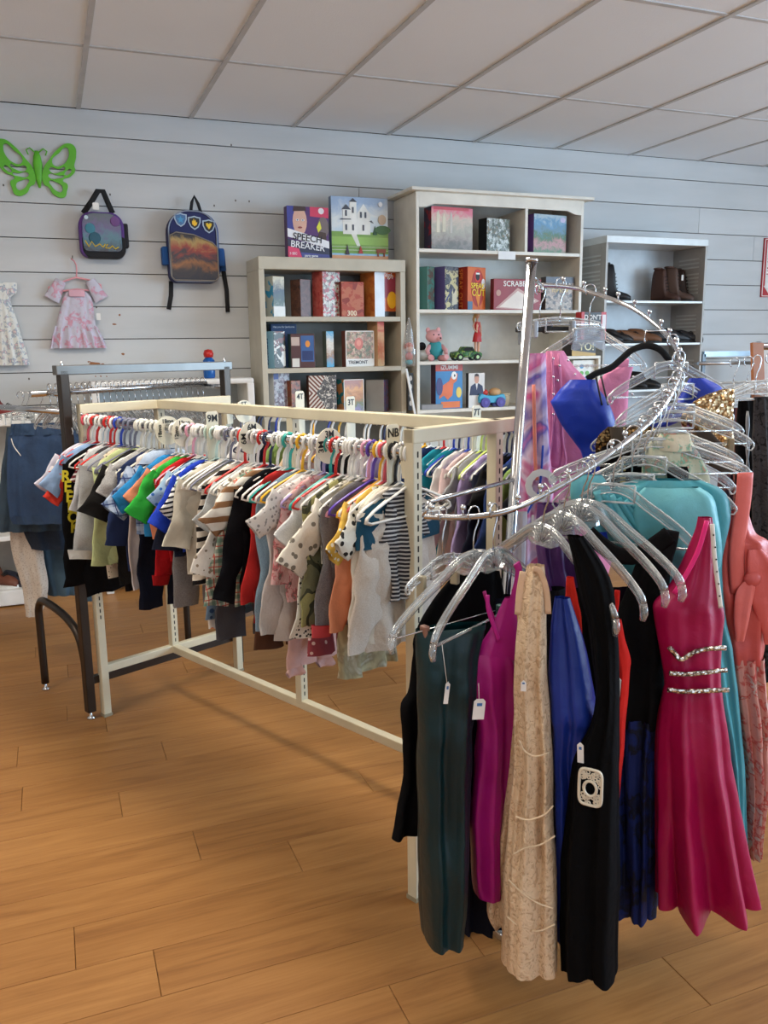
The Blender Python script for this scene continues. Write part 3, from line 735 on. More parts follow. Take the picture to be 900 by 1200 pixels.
# details of single garments
YEL = mat((206, 190, 40), .6)
def garment(words): return [o for l, o in GO.items() if words in l][0]
o = garment('capital letters')
for k, ch in enumerate('REEBOK'):
    text(ch, .056, YEL, o, (-.170+.003*k, -.028, -.195-.038*k), rot=(PI/2, .12, 0), bold=.0016)
def strip(o, name, x0, x1, z0, z1, m, y=.016):
    mb = MB(); sheath(mb, [(z1, x0, x1, y, 0), (z0, x0, x1, y, 0)], 20, 4, 1, 1); return mb.build(name, m, o)
o = garment('oatmeal'); mb = MB()
sheath(mb, [(-.112, -.05, .05, .011, 0), (-.126, -.08, .08, .013, 0), (-.148, -.13, .13, .015, 0), (-.18, -.146, .146, .0175, .001), (-.24, -.15, .15, .018, .003)], 28, 12, 2, 9)
tag(mb.build('shoulder_panel', F('plain', ((30, 76, 100),)), o), 'teal upper panel')
for w, c in (('coral cuff', (200, 74, 80)), ('quilted light grey', (200, 200, 196)), ('long tapered', (150, 14, 20))):
    o = garment(w); mb = MB(); g = [q for q in FRONT if w in q['lab']][0]; a = math.radians(g['ang'])
    for sg in (-1, 1):
        mb = MB(); e = Vector((sg*(g['W']-.02+g['sl']*math.sin(a)), 0, -.168-g['sl']*math.cos(a))); d = Vector((sg*math.sin(a), 0, -math.cos(a)))
        limb(mb, e-d*.004, e+d*.028, g['cuffw']*1.02, g['cuffw']*.86, .012, n=4, am=0)
        mb.build('cuff', F('plain', (c,)), o)
o = garment('big collar'); mb = MB()
sheath(mb, [(-.085, -.05, .05, .02, 0), (-.10, -.085, .085, .024, .001), (-.128, -.105, .105, .026, .002)], 24, 6, 2, 4)
mb.build('collar', F('plain', ((170, 186, 208),)), o)
for w in ('plain light blue', 'vivid green', 'plain black child', 'bright sky blue', 'dark red', 'wide short sleeve', 'red child\'s pullover with'):
    o = garment(w); mb = MB(); sheath(mb, [(-.106, -.046, .046, .012, 0), (-.122, -.062, .062, .013, 0)], 20, 4, 1, 1)
    mb.build('neckband', o.data.materials[0], o)

# back bar
BCOL = [((24, 130, 150), 'turquoise'), ((226, 224, 222), 'white'), ((222, 196, 196), 'blush pink'), ((150, 152, 156), 'ash grey'), ((28, 32, 52), 'midnight navy'), ((34, 34, 36), 'black'), ((176, 160, 210), 'lavender'), ((40, 60, 110), 'denim blue'), ((132, 160, 90), 'leaf green'), ((206, 180, 150), 'tan')]
bk = [ # s, colour index, words, kind
 (.12, 3, 'first at the far end'), (.24, 1, 'second from the far end'), (.36, 4, 'third from the far end'), (.47, 8, 'fourth from the far end'), (.58, 9, 'fifth from the far end'), (.68, 2, 'sixth from the far end'), (.78, 7, 'seventh from the far end'), (.88, 5, 'eighth from the far end'),
 (.96, 1, 'ninth from the far end'), (1.04, 6, 'tenth from the far end'), (1.12, 4, 'eleventh from the far end'), (1.18, 7, 'tucked behind the turquoise one'), (1.24, 0, 'seen above the chrome cross arm'), (1.285, 0, 'with a long tapering sleeve'), (1.33, 1, 'with puffed shoulder right of the turquoise ones'),
 (1.365, 2, 'between white and grey ones'), (1.40, 3, 'with long sleeve seen through the end frame'), (1.44, 6, 'hanging low behind the chrome arm'), (1.48, 4, 'with a patterned cuff'), (1.52, 5, 'beside the slotted middle post'), (1.56, 7, 'right of the slotted middle post'), (1.60, 8, 'just left of the chrome pole'), (1.65, 5, 'last before the far right post')]
HC2 = ['white', 'navy', 'white', 'grey', 'yellow', 'white', 'blue', 'white', 'navy', 'off-white', 'blue', 'white', 'red', 'blue', 'white', 'white', 'lime', 'white']
for i, (s, ci, w) in enumerate(bk):
    col, cn = BCOL[ci]; P = pt(s, RW); lg = i % 3 != 1
    kid_hanger(HC2[i % len(HC2)], P, RZ, 'back', '%s garment on the back bar, %s' % (cn, w)); kid_hanger(HC2[(i*5+3) % len(HC2)], pt(s-.02, RW), RZ+.05, 'back')
    g = top_('long_sleeved_shirt' if lg else 't_shirt', s, F('plain', (col,)), '%s child\'s %s on the back bar, %s' % (cn, 'long-sleeved shirt' if lg else 't-shirt', w), L=.40+.06*(i % 4), slv='long' if lg else 'short', sl=.28 if lg else .11, ang=18 if lg else 40, t=.015, W=.14)
    make_garment(g, P, RZ+R_.uniform(-.08, .08), i*11+5)
for i in range(9): kid_hanger(HC2[(i*7+1) % len(HC2)], pt(.3+i*.14, RW), RZ+R_.uniform(-.1, .1), 'back')

# size dividers
DV = mat((228, 222, 200), .5)
def divider(s, v, shape, txt, where, dz=0.):
    P = pt(s, v)+Vector((0, 0, dz-.0125)); e = empty('size_divider', P, RZ+.02); tag(e, where, 'size divider')
    mb = MB()
    if shape == 'round':
        n = 28; rO, rI = .048, .014; vs = []; zc = -.006
        for y in (-.0012, .0012):
            for k in range(n):
                a = 2*PI*k/n; vs.append((rO*math.cos(a), y, zc+rO*math.sin(a)))
            for k in range(n):
                a = 2*PI*k/n; vs.append((rI*math.cos(a), y, rI*math.sin(a)))
        fs = []
        for k in range(n):
            k2 = (k+1) % n
            fs += [(k, k2, n+k2, n+k), (2*n+k2, 2*n+k, 3*n+k, 3*n+k2), (k2, k, 2*n+k, 2*n+k2), (n+k, n+k2, 3*n+k2, 3*n+k)]
        mb.add(vs, fs); mb.build('disc', DV, e)
        q_ = .026 if len(txt) < 3 else .019
        text(txt, q_, BLACK, e, (0, -.0022, .025), bold=.0004); text(txt, q_, BLACK, e, (-.031, -.0022, -.006), rot=(PI/2, -PI/2, 0), bold=.0003)
    else:
        out = [(-.022, -.105), (.022, -.105), (.022, .058), (.016, .064), (-.016, .064), (-.022, .058)]
        mb.prism(out, -.0012, .0012); mb.build('plate', DV, e)
        text(txt, .030, BLACK, e, (0, -.0022, .042), bold=.0006)
divider(.60, 0, 'round', '18mo', 'round cream size divider marked 18mo on the front bar', -.004)
divider(.70, 0, 'round', '12mo', 'round cream size divider marked 12mo right of the 18mo one', -.004)
divider(.86, 0, 'plate', '9M', 'tall cream size divider marked 9M on the front bar')
divider(1.06, 0, 'round', '6M', 'round cream size divider marked 6M near the middle of the front bar')
divider(1.40, 0, 'round', '3M', 'round cream size divider marked 3M right of the purple hanger')
divider(1.635, 0, 'plate', 'NB', 'tall cream size divider marked NB next to the right post')
divider(.13, RW, 'round', '5T', 'round cream size divider marked 5T on the back bar')
divider(.50, RW, 'plate', '4T', 'tall cream size divider marked 4T on the back bar', .025)
divider(.79, RW, 'plate', '3T', 'tall cream size divider marked 3T on the back bar', .012)
divider(1.38, RW, 'plate', '7T', 'tall cream size divider marked 7T behind the end rail', .0)

# ------------------------------------------------------------------ DARK STEEL RACK with denim
DK = mat((62, 54, 48), .32, .7, .5, .05)
dr = empty('dark_steel_rack', (.048, 3.412, 0)); tag(dr, 'dark grey steel clothes rack with arched legs behind the cream rack', 'clothes rack')
D0 = Vector((0, 0, 0)); dd = Vector((.667, .307, 0)); dn = Vector((-.171, .396, 0))
for nm, p in (('post', D0), ('post', dd)):
    o = MB().bar(p+Vector((0, 0, .03)), p+Vector((-.0, 0, 1.39)), .036, .036, up=dd).build(nm, DK, dr, bevel=.004)
    MB().lathe([(.001, 0), (.016, 0), (.017, .006), (.006, .012), (.005, .03)], 12, p).build('levelling_foot', chrome(), o)
    q = p+dn
    pts = [p+dn*f+Vector((0, 0, z)) for f, z in crm([(1, .03), (1, .18), (1, .30), (1, .36), (.95, .40), (.85, .418), (.5, .405), (.25, .375), (.11, .33), (.05, .26), (.02, .18)], 30)]
    l = MB().tube(pts, .0165, 10).build('arched_leg', DK, dr)
    MB().lathe([(.001, 0), (.016, 0), (.017, .006), (.006, .012), (.005, .03)], 12, q).build('levelling_foot', chrome(), l)
MB().bar(D0+Vector((-.0, 0, 1.39))-dd.normalized()*.03, dd+Vector((0, 0, 1.39))+dd.normalized()*.03, .036, .036).build('top_rail', mat((112, 112, 110), .35, .6), dr, bevel=.003)
MB().bar(D0+Vector((0, 0, .16)), dd+Vector((0, 0, .16)), .024, .03).build('cross_bar', DK, dr)
hb = MB().tube([D0+dn*.35+Vector((-.06, -.03, 1.30)), D0+dd+dn*.35+Vector((0, 0, 1.31))], .0125, 12).build('hang_bar', chrome(), dr)
for p in (D0, dd): MB().tube([p+Vector((0, 0, 1.30)), p+dn*.35+Vector((0, 0, 1.30))], .010, 8).build('side_arm', chrome(), dr)
arm = MB().tube([D0+Vector((0, 0, 1.235)), D0+dn*1.35+Vector((-.05, 0, 1.235))], .0115, 10).build('faceout_arm', chrome(), dr)
for p in (D0, dd): MB().lathe([(.001, .012), (.005, .010), (.006, .0), (.006, -.004)], 10, p+Vector((0, 0, 1.412))).build('cap_screw', chrome(), dr)

# clear adult hangers -------------------------------------------------
def wire_hook(mb, h=.095, r=.0155):
    pts = []
    for i in range(13):
        a = math.radians(-55)+i/12*math.radians(235)
        pts.append((-r*math.cos(a), 0, r*math.sin(a)-.0))
    pts = [(x, y, z-.0155+.004+.0115) for x, y, z in pts]
    pts += [(.012, 0, -.02), (.004, 0, -.035), (0, 0, -.05), (0, 0, -h)]
    mb.tube(pts, .0017, 6)
def arm_curve(W, drop):
    k = W/.205; d = drop/.14
    return [(0, 0), (.028*k, -.004*d), (.055*k, -.018*d), (.085*k, -.04*d), (.13*k, -.070*d), (.17*k, -.100*d), (W-.010, -drop*.88), (W, -drop)]
def crystal_hanger(name, P, rz, label, W=.205, drop=.14, bar=True, hook=.10, group=None, thin=False, clips=()):
    if thin and W > .17: W *= .88
    e = empty(name, P, rz); tag(e, label, 'hanger', group)
    h = MB(); wire_hook(h, hook+.008); h.build('hook', chrome(), e)
    mb = MB(); web = MB(); base = -hook
    for sg in (-1, 1):
        c = [(sg*x, 0, base+z) for x, z in arm_curve(W, drop)]
        c = crm(c, 18)
        if thin:
            lo = [(x-sg*.004, y, z-.019) for x, y, z in c]; ex, ez = c[-1][0], c[-1][2]
            end = [(ex+sg*.005, 0, ez-.006), (ex+sg*.006, 0, ez-.013), (ex+sg*.001, 0, ez-.021)]
            nt_ = lo[:-3]+[(lo[-3][0], 0, lo[-3][2]-.001), (lo[-3][0]+sg*.004, 0, lo[-3][2]+.008)]
            mb.tube(c+end+[(ex-sg*.006, 0, ez-.021), (ex-sg*.010, 0, ez-.012)]+nt_[::-1], .0021, 6)
            web.tube([(x, y, z-.009) for x, y, z in c], [(.0008, .008)]*len(c), 6, flat=(0, 1, 0))
        else:
            n = len(c)
            mb.tube(c, [(.0062, .0125-.004*i/n) for i in range(n)], 10, flat=(0, 1, 0))
            mb.tube([(x, .004, z+.006) for x, y, z in c], .0024, 6); mb.tube([(x, -.004, z+.006) for x, y, z in c], .0024, 6)
            tip = c[-1]
            mb.tube([tip, (tip[0]+sg*.004, 0, tip[2]-.018), (tip[0]+sg*.001, 0, tip[2]-.032)], [(.006, .009), (.006, .009), (.005, .006)], 8, flat=(0, 1, 0))
    if not thin:
        for k in range(9):          # the moulded fan at the crest
            a = math.radians(20+k*17.5); mb.tube([(.006*math.cos(a), -.006, base-.030+.006*math.sin(a)), (.036*math.cos(a), -.006, base-.030+.038*math.sin(a))], .0022, 5)
        n = 12; out = [(.042*math.cos(PI*k/n), base-.030+.040*math.sin(PI*k/n)) for k in range(n+1)]+[(-.03, base-.036), (.03, base-.036)]
        mb.prism(out, -.005, .005)
    else:
        for (x0, z0, x1, z1) in ((-.045, 0, .045, 0), (-.045, -.036, .045, -.036), (-.045, 0, -.045, -.036), (.045, 0, .045, -.036)):
            mb.tube([(x0, 0, base+z0-.004), (x1, 0, base+z1-.004)], .0026, 6)
    mb.build('shoulders', clear(body=.12) if not thin else clear((226, 232, 234), .42), e)
    if thin: web.build('web', clear(body=.05), e)
    if bar == 'wire': MB().tube([(-W+.01, 0, base-drop-.004), (W-.01, 0, base-drop-.004)], .0014, 6).build('crossbar', chrome(), e)
    elif bar: MB().tube([(-W+.01, 0, base-drop-.006), (W-.01, 0, base-drop-.006)], .003, 6).build('crossbar', clear(body=.16), e)
    for (x, col) in clips:
        k = MB().bbox(x-.0065, x+.0065, -.009, .009, base-drop-.042, base-drop+.006, .003).build('clip', mat(col, .3, .1), e)
    return e

def cloth(name, mb, m, P, rz, label, cat, group=None):
    o = mb.build(name, m, None, P, rz); return tag(o, label, cat, group)
DEN = F('denim', ((18, 40, 72), (32, 60, 98))); DEND = F('denim', ((14, 26, 46), (24, 42, 66))); DENL = F('denim', ((44, 70, 88), (74, 102, 120))); DENG = F('denim', ((40, 56, 70), (56, 76, 90)))
def px_local(px, py, P, rz):
    """pixel -> (x, z) in the vertical plane through P turned by rz"""
    d = ray(px, py); ex = Vector((math.cos(rz), math.sin(rz), 0)); nn = Vector((-math.sin(rz), math.cos(rz), 0))
    t = (P-EYE).dot(nn)/d.dot(nn); q = EYE+d*t; return ((q-P).dot(ex), q.z-P.z)
def px_rows(rows, P, rz, fold=.01):
    out = []
    for r in rows:
        py, xl, xr, t = r[:4]; am = r[4] if len(r) > 4 else fold
        a = px_local(xl, py, P, rz); b = px_local(xr, py, P, rz)
        out.append(((a[1]+b[1])/2, a[0], b[0], t, am))
    return out
def garment_px(name, anchor, yaw, rows, m, label, cat, folds=3, seed=1, fold=.01, n=40, nseg=64, group=None, yoff=0., lean=0., pleat=0., npl=7, lin=False, hem=0., ps=0.):
    """a hanging garment: its plane is turned by yaw (degrees) from facing the aisle; rows give its width at each height"""
    P = at(*anchor); rz = -YAW+math.radians(yaw)
    mb = MB(); sheath(mb, px_rows(rows, P, rz, fold), nseg, n, folds, seed, yoff, lean, pleat, npl, lin, hem, ps)
    o = cloth(name, mb, m, P, rz, label, cat, group); o['_p'] = 0; del o['_p']
    return o
def part_px(name, o, rows, m, folds=2, seed=1, fold=.003, n=16, nseg=24, yoff=0., pleat=0., npl=7, lin=False):
    mb = MB(); P = o.location.copy(); rz = o.rotation_euler.z
    sheath(mb, px_rows(rows, P, rz, fold), nseg, n, folds, seed, yoff, 0., pleat, npl, lin); return mb.build(name, m, o)
def strap_px(name, o, pts, w, m, yoff=0., t=.002):
    P = o.location.copy(); rz = o.rotation_euler.z
    pp = [px_local(x, y, P, rz) for x, y in pts]; pp = [(a, yoff, b) for a, b in pp]
    pp = crm(pp, max(8, len(pp)*3))
    return MB().tube(pp, [(t, w)]*len(pp), 8, flat=(0, 1, 0)).build(name, m, o)
def tag_px(o, px, py, w=.022, h=.034, yoff=-.03, ang=0., string=None):
    P = o.location.copy(); rz = o.rotation_euler.z; x, z = px_local(px, py, P, rz)
    k = MB(); k.prism([(-w/2, -h/2), (w/2, -h/2), (w/2, h/2-.005), (w/2-.005, h/2), (-w/2+.005, h/2), (-w/2, h/2-.005)], -.0006, .0006)
    p = k.build('price_tag', mat((232, 230, 228), .5), o); p.location = (x, yoff, z); p.rotation_euler = (0, ang, 0)
    MB().box(-w*.22, w*.22, -.0012, -.0006, h*.16, h*.30).build('print', mat((60, 110, 170), .6), p)
    if string: 
        a, b = px_local(string[0], string[1], P, rz)
        MB().tube([(x, yoff, z+h/2-.002), (a, yoff*.8, b)], .0006, 5).build('tag_string', WHITE, o)
    return p
# denim on the left
s1 = garment_px('denim_skirt', (38, 560, 3.72), 8, [(497, 14, 92, .02, .002), (508, 11, 98, .022, .004), (520, 9, 100, .03, .006), (560, 8, 102, .035, .008), (600, 11, 104, .04, .008), (612, 16, 103, .04, .008)], DEN, 'dark blue denim skirt with elasticated waist, frontmost at the left', 'skirt', 5, 3)
part_px('waistband', s1, [(496, 13, 93, .024), (509, 11, 96, .026)], F('denim', ((30, 54, 86), (42, 70, 104))), 14, 2, .004, 6, 96)
part_px('hem', s1, [(602, 11, 104, .043), (612, 15, 104, .043)], F('denim', ((26, 48, 78), (36, 62, 94))), 5, 3, .008, 5, 48)
strap_px('drawstring', s1, [(16, 513), (19, 522), (27, 533)], .002, WHITE, -.035)
s2 = garment_px('denim_skirt', (20, 570, 3.80), 6, [(500, 8, 60, .012, .002), (560, 0, 70, .02, .008), (622, -8, 74, .03, .01)], DENG, 'washed grey-blue denim skirt behind the elasticated one', 'skirt', 4, 8)
s3 = garment_px('denim_skirt', (60, 600, 3.86), 6, [(500, 30, 90, .01, .002), (600, 22, 92, .016, .006), (643, 36, 96, .02, .007)], DEND, 'very dark denim skirt hanging below the elasticated one', 'skirt', 3, 5)
s4 = garment_px('jeans', (60, 600, 3.94), 6, [(505, 34, 96, .01, .002), (640, 40, 100, .02, .005), (697, 56, 94, .022, .006)], DENL, 'faded light blue jeans shorts hanging lowest by the dark post', 'jeans', 3, 6)
s5 = garment_px('leggings', (36, 640, 3.9), 6, [(510, 14, 60, .01, .002), (630, 12, 50, .014, .004), (690, 26, 56, .014, .004), (722, 30, 48, .012, .003)], F('spots', ((214, 204, 192), (186, 172, 158)), 1.6), 'cream dotted leggings with folded cuff below the denim', 'leggings', 2, 9)
s6 = garment_px('jeans', (104, 660, 3.8), 4, [(560, 92, 112, .01, .002), (640, 94, 112, .02, .003), (704, 97, 110, .02, .003)], DENL, 'slim blue jeans leg behind the cream left post', 'jeans', 2, 7)
for k, (px, d) in enumerate(((24, 3.72), (46, 3.80), (66, 3.86), (30, 3.9))):
    P = at(px, 463, d)
    crystal_hanger('clip_hanger', P, -YAW+.12, ['clear clip hanger carrying the elasticated denim skirt', 'clear clip hanger of the washed denim skirt', 'clear clip hanger of the darkest denim skirt', 'clear clip hanger of the cream leggings'][k], W=.12, drop=.02, hook=.07, thin=True, clips=((-.08, (225, 228, 228)), (.06, (225, 228, 228))))
# empty clear hangers bunched on the dark rack's chrome bar
hp = None
for k in range(26):
    f = (k+.4)/26; P = dr.location+D0+dn*.35+dd*f+Vector((0, 0, 1.322))
    if hp is None:
        hp = crystal_hanger('clear_hanger', P, RZ, 'empty clear plastic hanger on the dark rack\'s chrome bar', W=.17, drop=.08, hook=.07, thin=True, group='empty clear hangers on the dark rack'); hp.rotation_euler.z = math.atan2(dn.y, dn.x)
    else:
        c = copy_tree(hp); c.location = P; c.rotation_euler.z = math.atan2(dn.y, dn.x)+R_.uniform(-.25, .25)
# ------------------------------------------------------------------ BACK WALL: shelves and what stands on them
def shelf_unit(name, label, px0, px1, pyt, yf, yb, m, th, shelf_py, cat='shelf', vert=None, backm=None, zbot=0., cornice=0, xpy=None, sidem=None, topm=None, parent_h=None):
    xpy = xpy or pyt+40
    x0 = aty(px0, xpy, yf).x; x1 = aty(px1, xpy, yf).x; zt = aty((px0+px1)/2, pyt, yf).z
    e = empty(name, ((x0+x1)/2, yf, 0)); tag(e, label, cat)
    cx = (x0+x1)/2; W = (x1-x0)/2; D = yb-yf
    zs_ = zt-(.021 if cornice else cornice_h(name))
    MB().bbox(-W, -W+th, 0, D, 0, zs_, .002).build('side_panel', sidem or m, e); MB().bbox(W-th, W, 0, D, 0, zs_, .002).build('side_panel', sidem or m, e)
    MB().box(-W+th, W-th, D-.008, D, .02, zt-.01).build('back_panel', backm or m, e)
    if cornice:
        mb = MB(); mb.bbox(-W-.05, W+.05, -.05, D, zt-.02, zt, .004); mb.build('cornice', m, e)
        mb = MB(); out = [(-W+th, zt-.02), (-W+th, zt-.115)]; k = 16
        out += [(-W+th+.03+(2*W-2*th-.06)*i/k, zt-.085-.0*i) for i in range(k+1)]
        out = [(-W+th, zt-.02), (-W+th, zt-.115), (-W+th+.05, zt-.112), (-W+th+.11, zt-.09), (W-th-.11, zt-.09), (W-th-.05, zt-.112), (W-th, zt-.115), (W-th, zt-.02)]
        mb.prism(out[::-1], 0, .018); mb.build('front_rail', m, e)
    else:
        MB().bbox(-W, W, -.004, D, zt-cornice_h(name), zt, .003).build('top_panel', topm or m, e)
    zs = []
    for (py, tk) in shelf_py:
        z = aty((px0+px1)/2, py, yf).z; zs.append(z)
        MB().bbox(-W+th, W-th, .003, D-.008, z-tk, z, .0015).build('shelf_board', m, e)
    MB().box(-W+th, W-th, .02, D-.01, .02, .10).build('plinth', m, e)
    return e, x0, x1, zt, zs
def cornice_h(n): return {'metal_bookcase': .075, 'locker_shelf': .05}.get(n, .045)
YF1 = 5.25
GM = mat((196, 190, 172), .4, .0, .5, .03)
bc1, b1x0, b1x1, b1z, z1 = shelf_unit('metal_bookcase', 'grey-cream metal bookcase filled with puzzle and game boxes', 303, 475, 302.5, YF1, 5.58, GM, .035,
    [(371, .03), (430.5, .03), (486, .03), (545, .03), (600, .03)], 'bookcase', xpy=320, backm=mat((142, 146, 142), .4))
WM = mat((232, 228, 216), .45)
YF2 = 5.20
bc2, b2x0, b2x1, b2z, z2 = shelf_unit('white_bookcase', 'tall white wooden bookcase with moulded top, holding games and toys', 487.5, 684, 226, YF2, 5.58, WM, .022,
    [(294, .022), (363, .022), (422, .022), (477, .022), (540, .022), (600, .022)], 'bookcase', cornice=1, xpy=260, backm=mat((222, 220, 212), .5))
dv = aty(617.5, 250, YF2).x-(b2x0+b2x1)/2
MB().box(dv-.01, dv+.01, .003, 5.57-YF2, z2[0], b2z-.09).build('divider', WM, bc2)
MB().box(aty(584, 300, YF2).x-(b2x0+b2x1)/2, aty(604, 300, YF2).x-(b2x0+b2x1)/2, -.0015, .0025, z2[0]-.055, z2[0]-.002).build('paper_label', mat((236, 238, 238), .5), bc2)
LKM = mat((206, 208, 206), .35, .1); LKS = mat((166, 162, 156), .45, .1)
YF3 = 5.22
lk, l3x0, l3x1, l3z, z3 = shelf_unit('locker_shelf', 'grey metal locker unit with slatted sides holding shoes', 710, 829, 278, YF3, 5.58, LKM, .02,
    [(352.5, .016), (402, .016), (456, .016), (520, .02)], 'shelf', xpy=300, backm=mat((200, 206, 210), .4), sidem=LKS)
Wl = (l3x1-l3x0)/2; LVM = mat((190, 190, 186), .4); lv0 = None
for zz in [z3[i]+.06+.028*k for i in (0, 1, 2) for k in range(6)]+[z3[0]+.25+.03*k for k in range(3)]:
    for xx in (-Wl-.004, -Wl+.0205, Wl-.0245, Wl+.001):
        if lv0 is None: o = lv0 = MB().box(0, .004, .06, .28, 0, .011).build('louvre_slat', LVM, lk)
        else: o = lv0.copy(); COL.objects.link(o)
        o.location = (xx, 0, zz)

BOXN = {}
def game_box(name, label, px0, px1, pyt, z, yf, t, front, side, rot=0., cat='box', group=None, texts=(), polys=(), pyb=None, dy=0.04, border=None):
    """a printed card box; px0,px1 = front face edges in the photograph, standing at height z"""
    y = yf+dy
    x0 = aty(px0, pyt+20, y).x; x1 = aty(px1, pyt+20, y).x; h = aty((px0+px1)/2, pyt, y).z-z; w = x1-x0
    if rot: w = w/math.cos(rot)
    e = MB(); e.bbox(0, w, 0, t, 0, h, .0025)
    o = e.build(name, [side, front], None, (x0, y, z), rot)
    for p in o.data.polygons:
        if p.normal.y < -.9: p.material_index = 1
    tag(o, label, cat, group)
    k = 0
    for (colr, pts) in polys:
        k += 1
        MB().prism([(u*w, v*h) for u, v in pts], -.0006-.0003*k, -.0001).build('print', mat(colr, .4), o)
    if border: 
        mb = MB(); b = .006
        for (a0, a1, c0, c1) in ((0, w, 0, b), (0, w, h-b, h), (0, b, 0, h), (w-b, w, 0, h)): mb.box(a0, a1, -.0008, .0, c0, c1)
        mb.build('print_border', mat(border, .4), o)
    for tx in texts:
        s, u, v, size, colr = tx[:5]; rt = tx[5] if len(tx) > 5 else 0; spine = tx[6] if len(tx) > 6 else 0
        if spine: text(s, size, mat(colr, .4), o, (-.0004, t*u, v*h), rot=(PI/2, 0, -PI/2) if spine == 1 else (PI/2, PI/2, -PI/2), bold=.0003)
        else: text(s, size, mat(colr, .4), o, (u*w, -.0012-.0003*k-.0004, v*h), rot=(PI/2, -rt, 0), bold=.0006)
    return o
A_ = art
def P4(x0, y0, x1, y1): return [(x0, y0), (x1, y0), (x1, y1), (x0, y1)]
def circ(cx, cy, rx, ry, n=16, a0=0, a1=2*PI): return [(cx+rx*math.cos(a0+(a1-a0)*k/n), cy+ry*math.sin(a0+(a1-a0)*k/n)) for k in range(n+(0 if a1-a0 > 6 else 1))]
# on top of the metal bookcase
game_box('game_box', 'purple game box lettered Speech Breaker standing on the metal bookcase', 336.5, 386, 242, b1z, YF1, .06, mat((86, 44, 110), .35), mat((74, 40, 96), .4), rot=.06, dy=.10, texts=[('SPEECH', .47, .40, .058, (24, 20, 34), -.10), ('BREAKER', .47, .25, .056, (240, 240, 244), -.10), ('5 SEC', .12, .10, .02, (250, 220, 230)), ('party game', .55, .07, .020, (230, 230, 240))],
  polys=[((62, 66, 150), P4(0, .45, .2, 1)), ((214, 60, 96), [(.55, .82), (1, .80), (1, 1), (.55, 1)]), ((222, 176, 156), circ(.30, .72, .17, .27)), ((60, 36, 34), [(.14, .9), (.46, .92), (.44, 1), (.16, 1)]), ((238, 232, 236), circ(.82, .93, .07, .06)), ((120, 104, 104), circ(.86, .62, .14, .2)), ((222, 220, 60), [(.70, .62), (.78, .74), (.82, .60), (.74, .52)]), ((70, 46, 36), [(.72, .34), (.94, .36), (.92, .52), (.76, .54)]),
         ((240, 240, 244), [(0, .42), (1, .22), (1, .36), (0, .58)]), ((46, 48, 74), [(0, .16), (1, .06), (1, .22), (0, .38)]), ((226, 68, 110), [(0, 0), (.34, 0), (.26, .2), (0, .24)]), ((70, 74, 140), [(.34, 0), (1, 0), (1, .1), (.3, .13)]), ((240, 240, 255), circ(.24, .74, .035, .02)), ((240, 240, 255), circ(.37, .74, .035, .02)), ((20, 20, 30), circ(.24, .74, .014, .014)), ((20, 20, 30), circ(.37, .74, .014, .014)), ((150, 60, 60), circ(.30, .60, .05, .018))])
house = game_box('puzzle_box', 'large puzzle box showing a white gabled farmhouse and a green lawn', 388, 454.5, 231, b1z, YF1, .05, art(((140, 190, 226), (190, 214, 232), (226, 232, 232), (160, 184, 214)), .3, 'scene'), mat((110, 130, 160), .5), dy=.14,
  polys=[((126, 164, 80), P4(0, .12, 1, .46)), ((150, 190, 96), P4(0, .26, 1, .38)), ((214, 160, 120), P4(0, 0, 1, .09)), ((236, 236, 226), [(.32, .46), (.42, .46), (.50, .24), (.44, .24)]),
         ((238, 238, 232), P4(.20, .42, .68, .66)), ((238, 238, 232), [(.45, .42), (.68, .42), (.68, .74), (.565, .90), (.45, .74)]), ((238, 238, 232), P4(.32, .6, .44, .92)), ((238, 238, 232), P4(.20, .6, .32, .82)), ((70, 74, 84), [(.31, .92), (.38, 1.0-.02), (.45, .92)]), ((70, 74, 84), [(.18, .80), (.26, .88), (.34, .80)]), ((90, 92, 100), [(.14, .64), (.34, .645), (.34, .66), (.17, .66)]), ((90, 92, 100), [(.66, .63), (.74, .60), (.70, .645)])]
        +[((78, 84, 96), P4(x, y, x+.03, y+.09)) for x, y in ((.24, .48), (.36, .48), (.54, .48), (.24, .70), (.36, .75), (.50, .68), (.58, .68))]+[((44, 84, 50), [(.72, .42), (.80, .42), (.76, .56)]), ((72, 110, 60), circ(.9, .5, .14, .07)), ((200, 176, 150), circ(.89, .66, .07, .08)), ((238, 238, 226), P4(0, .17, 1, .175)), ((238, 238, 226), P4(0, .22, 1, .224)), ((150, 70, 40), P4(.78, .14, .95, .20)), ((150, 70, 40), P4(.80, .08, .82, .15)), ((150, 70, 40), P4(.91, .08, .93, .15)), ((180, 50, 44), [(.46, .12), (.54, .12), (.50, .24)]), ((60, 50, 60), [(.23, .10), (.30, .10), (.265, .26)]), ((240, 244, 250), circ(.86, .9, .035, .04))])
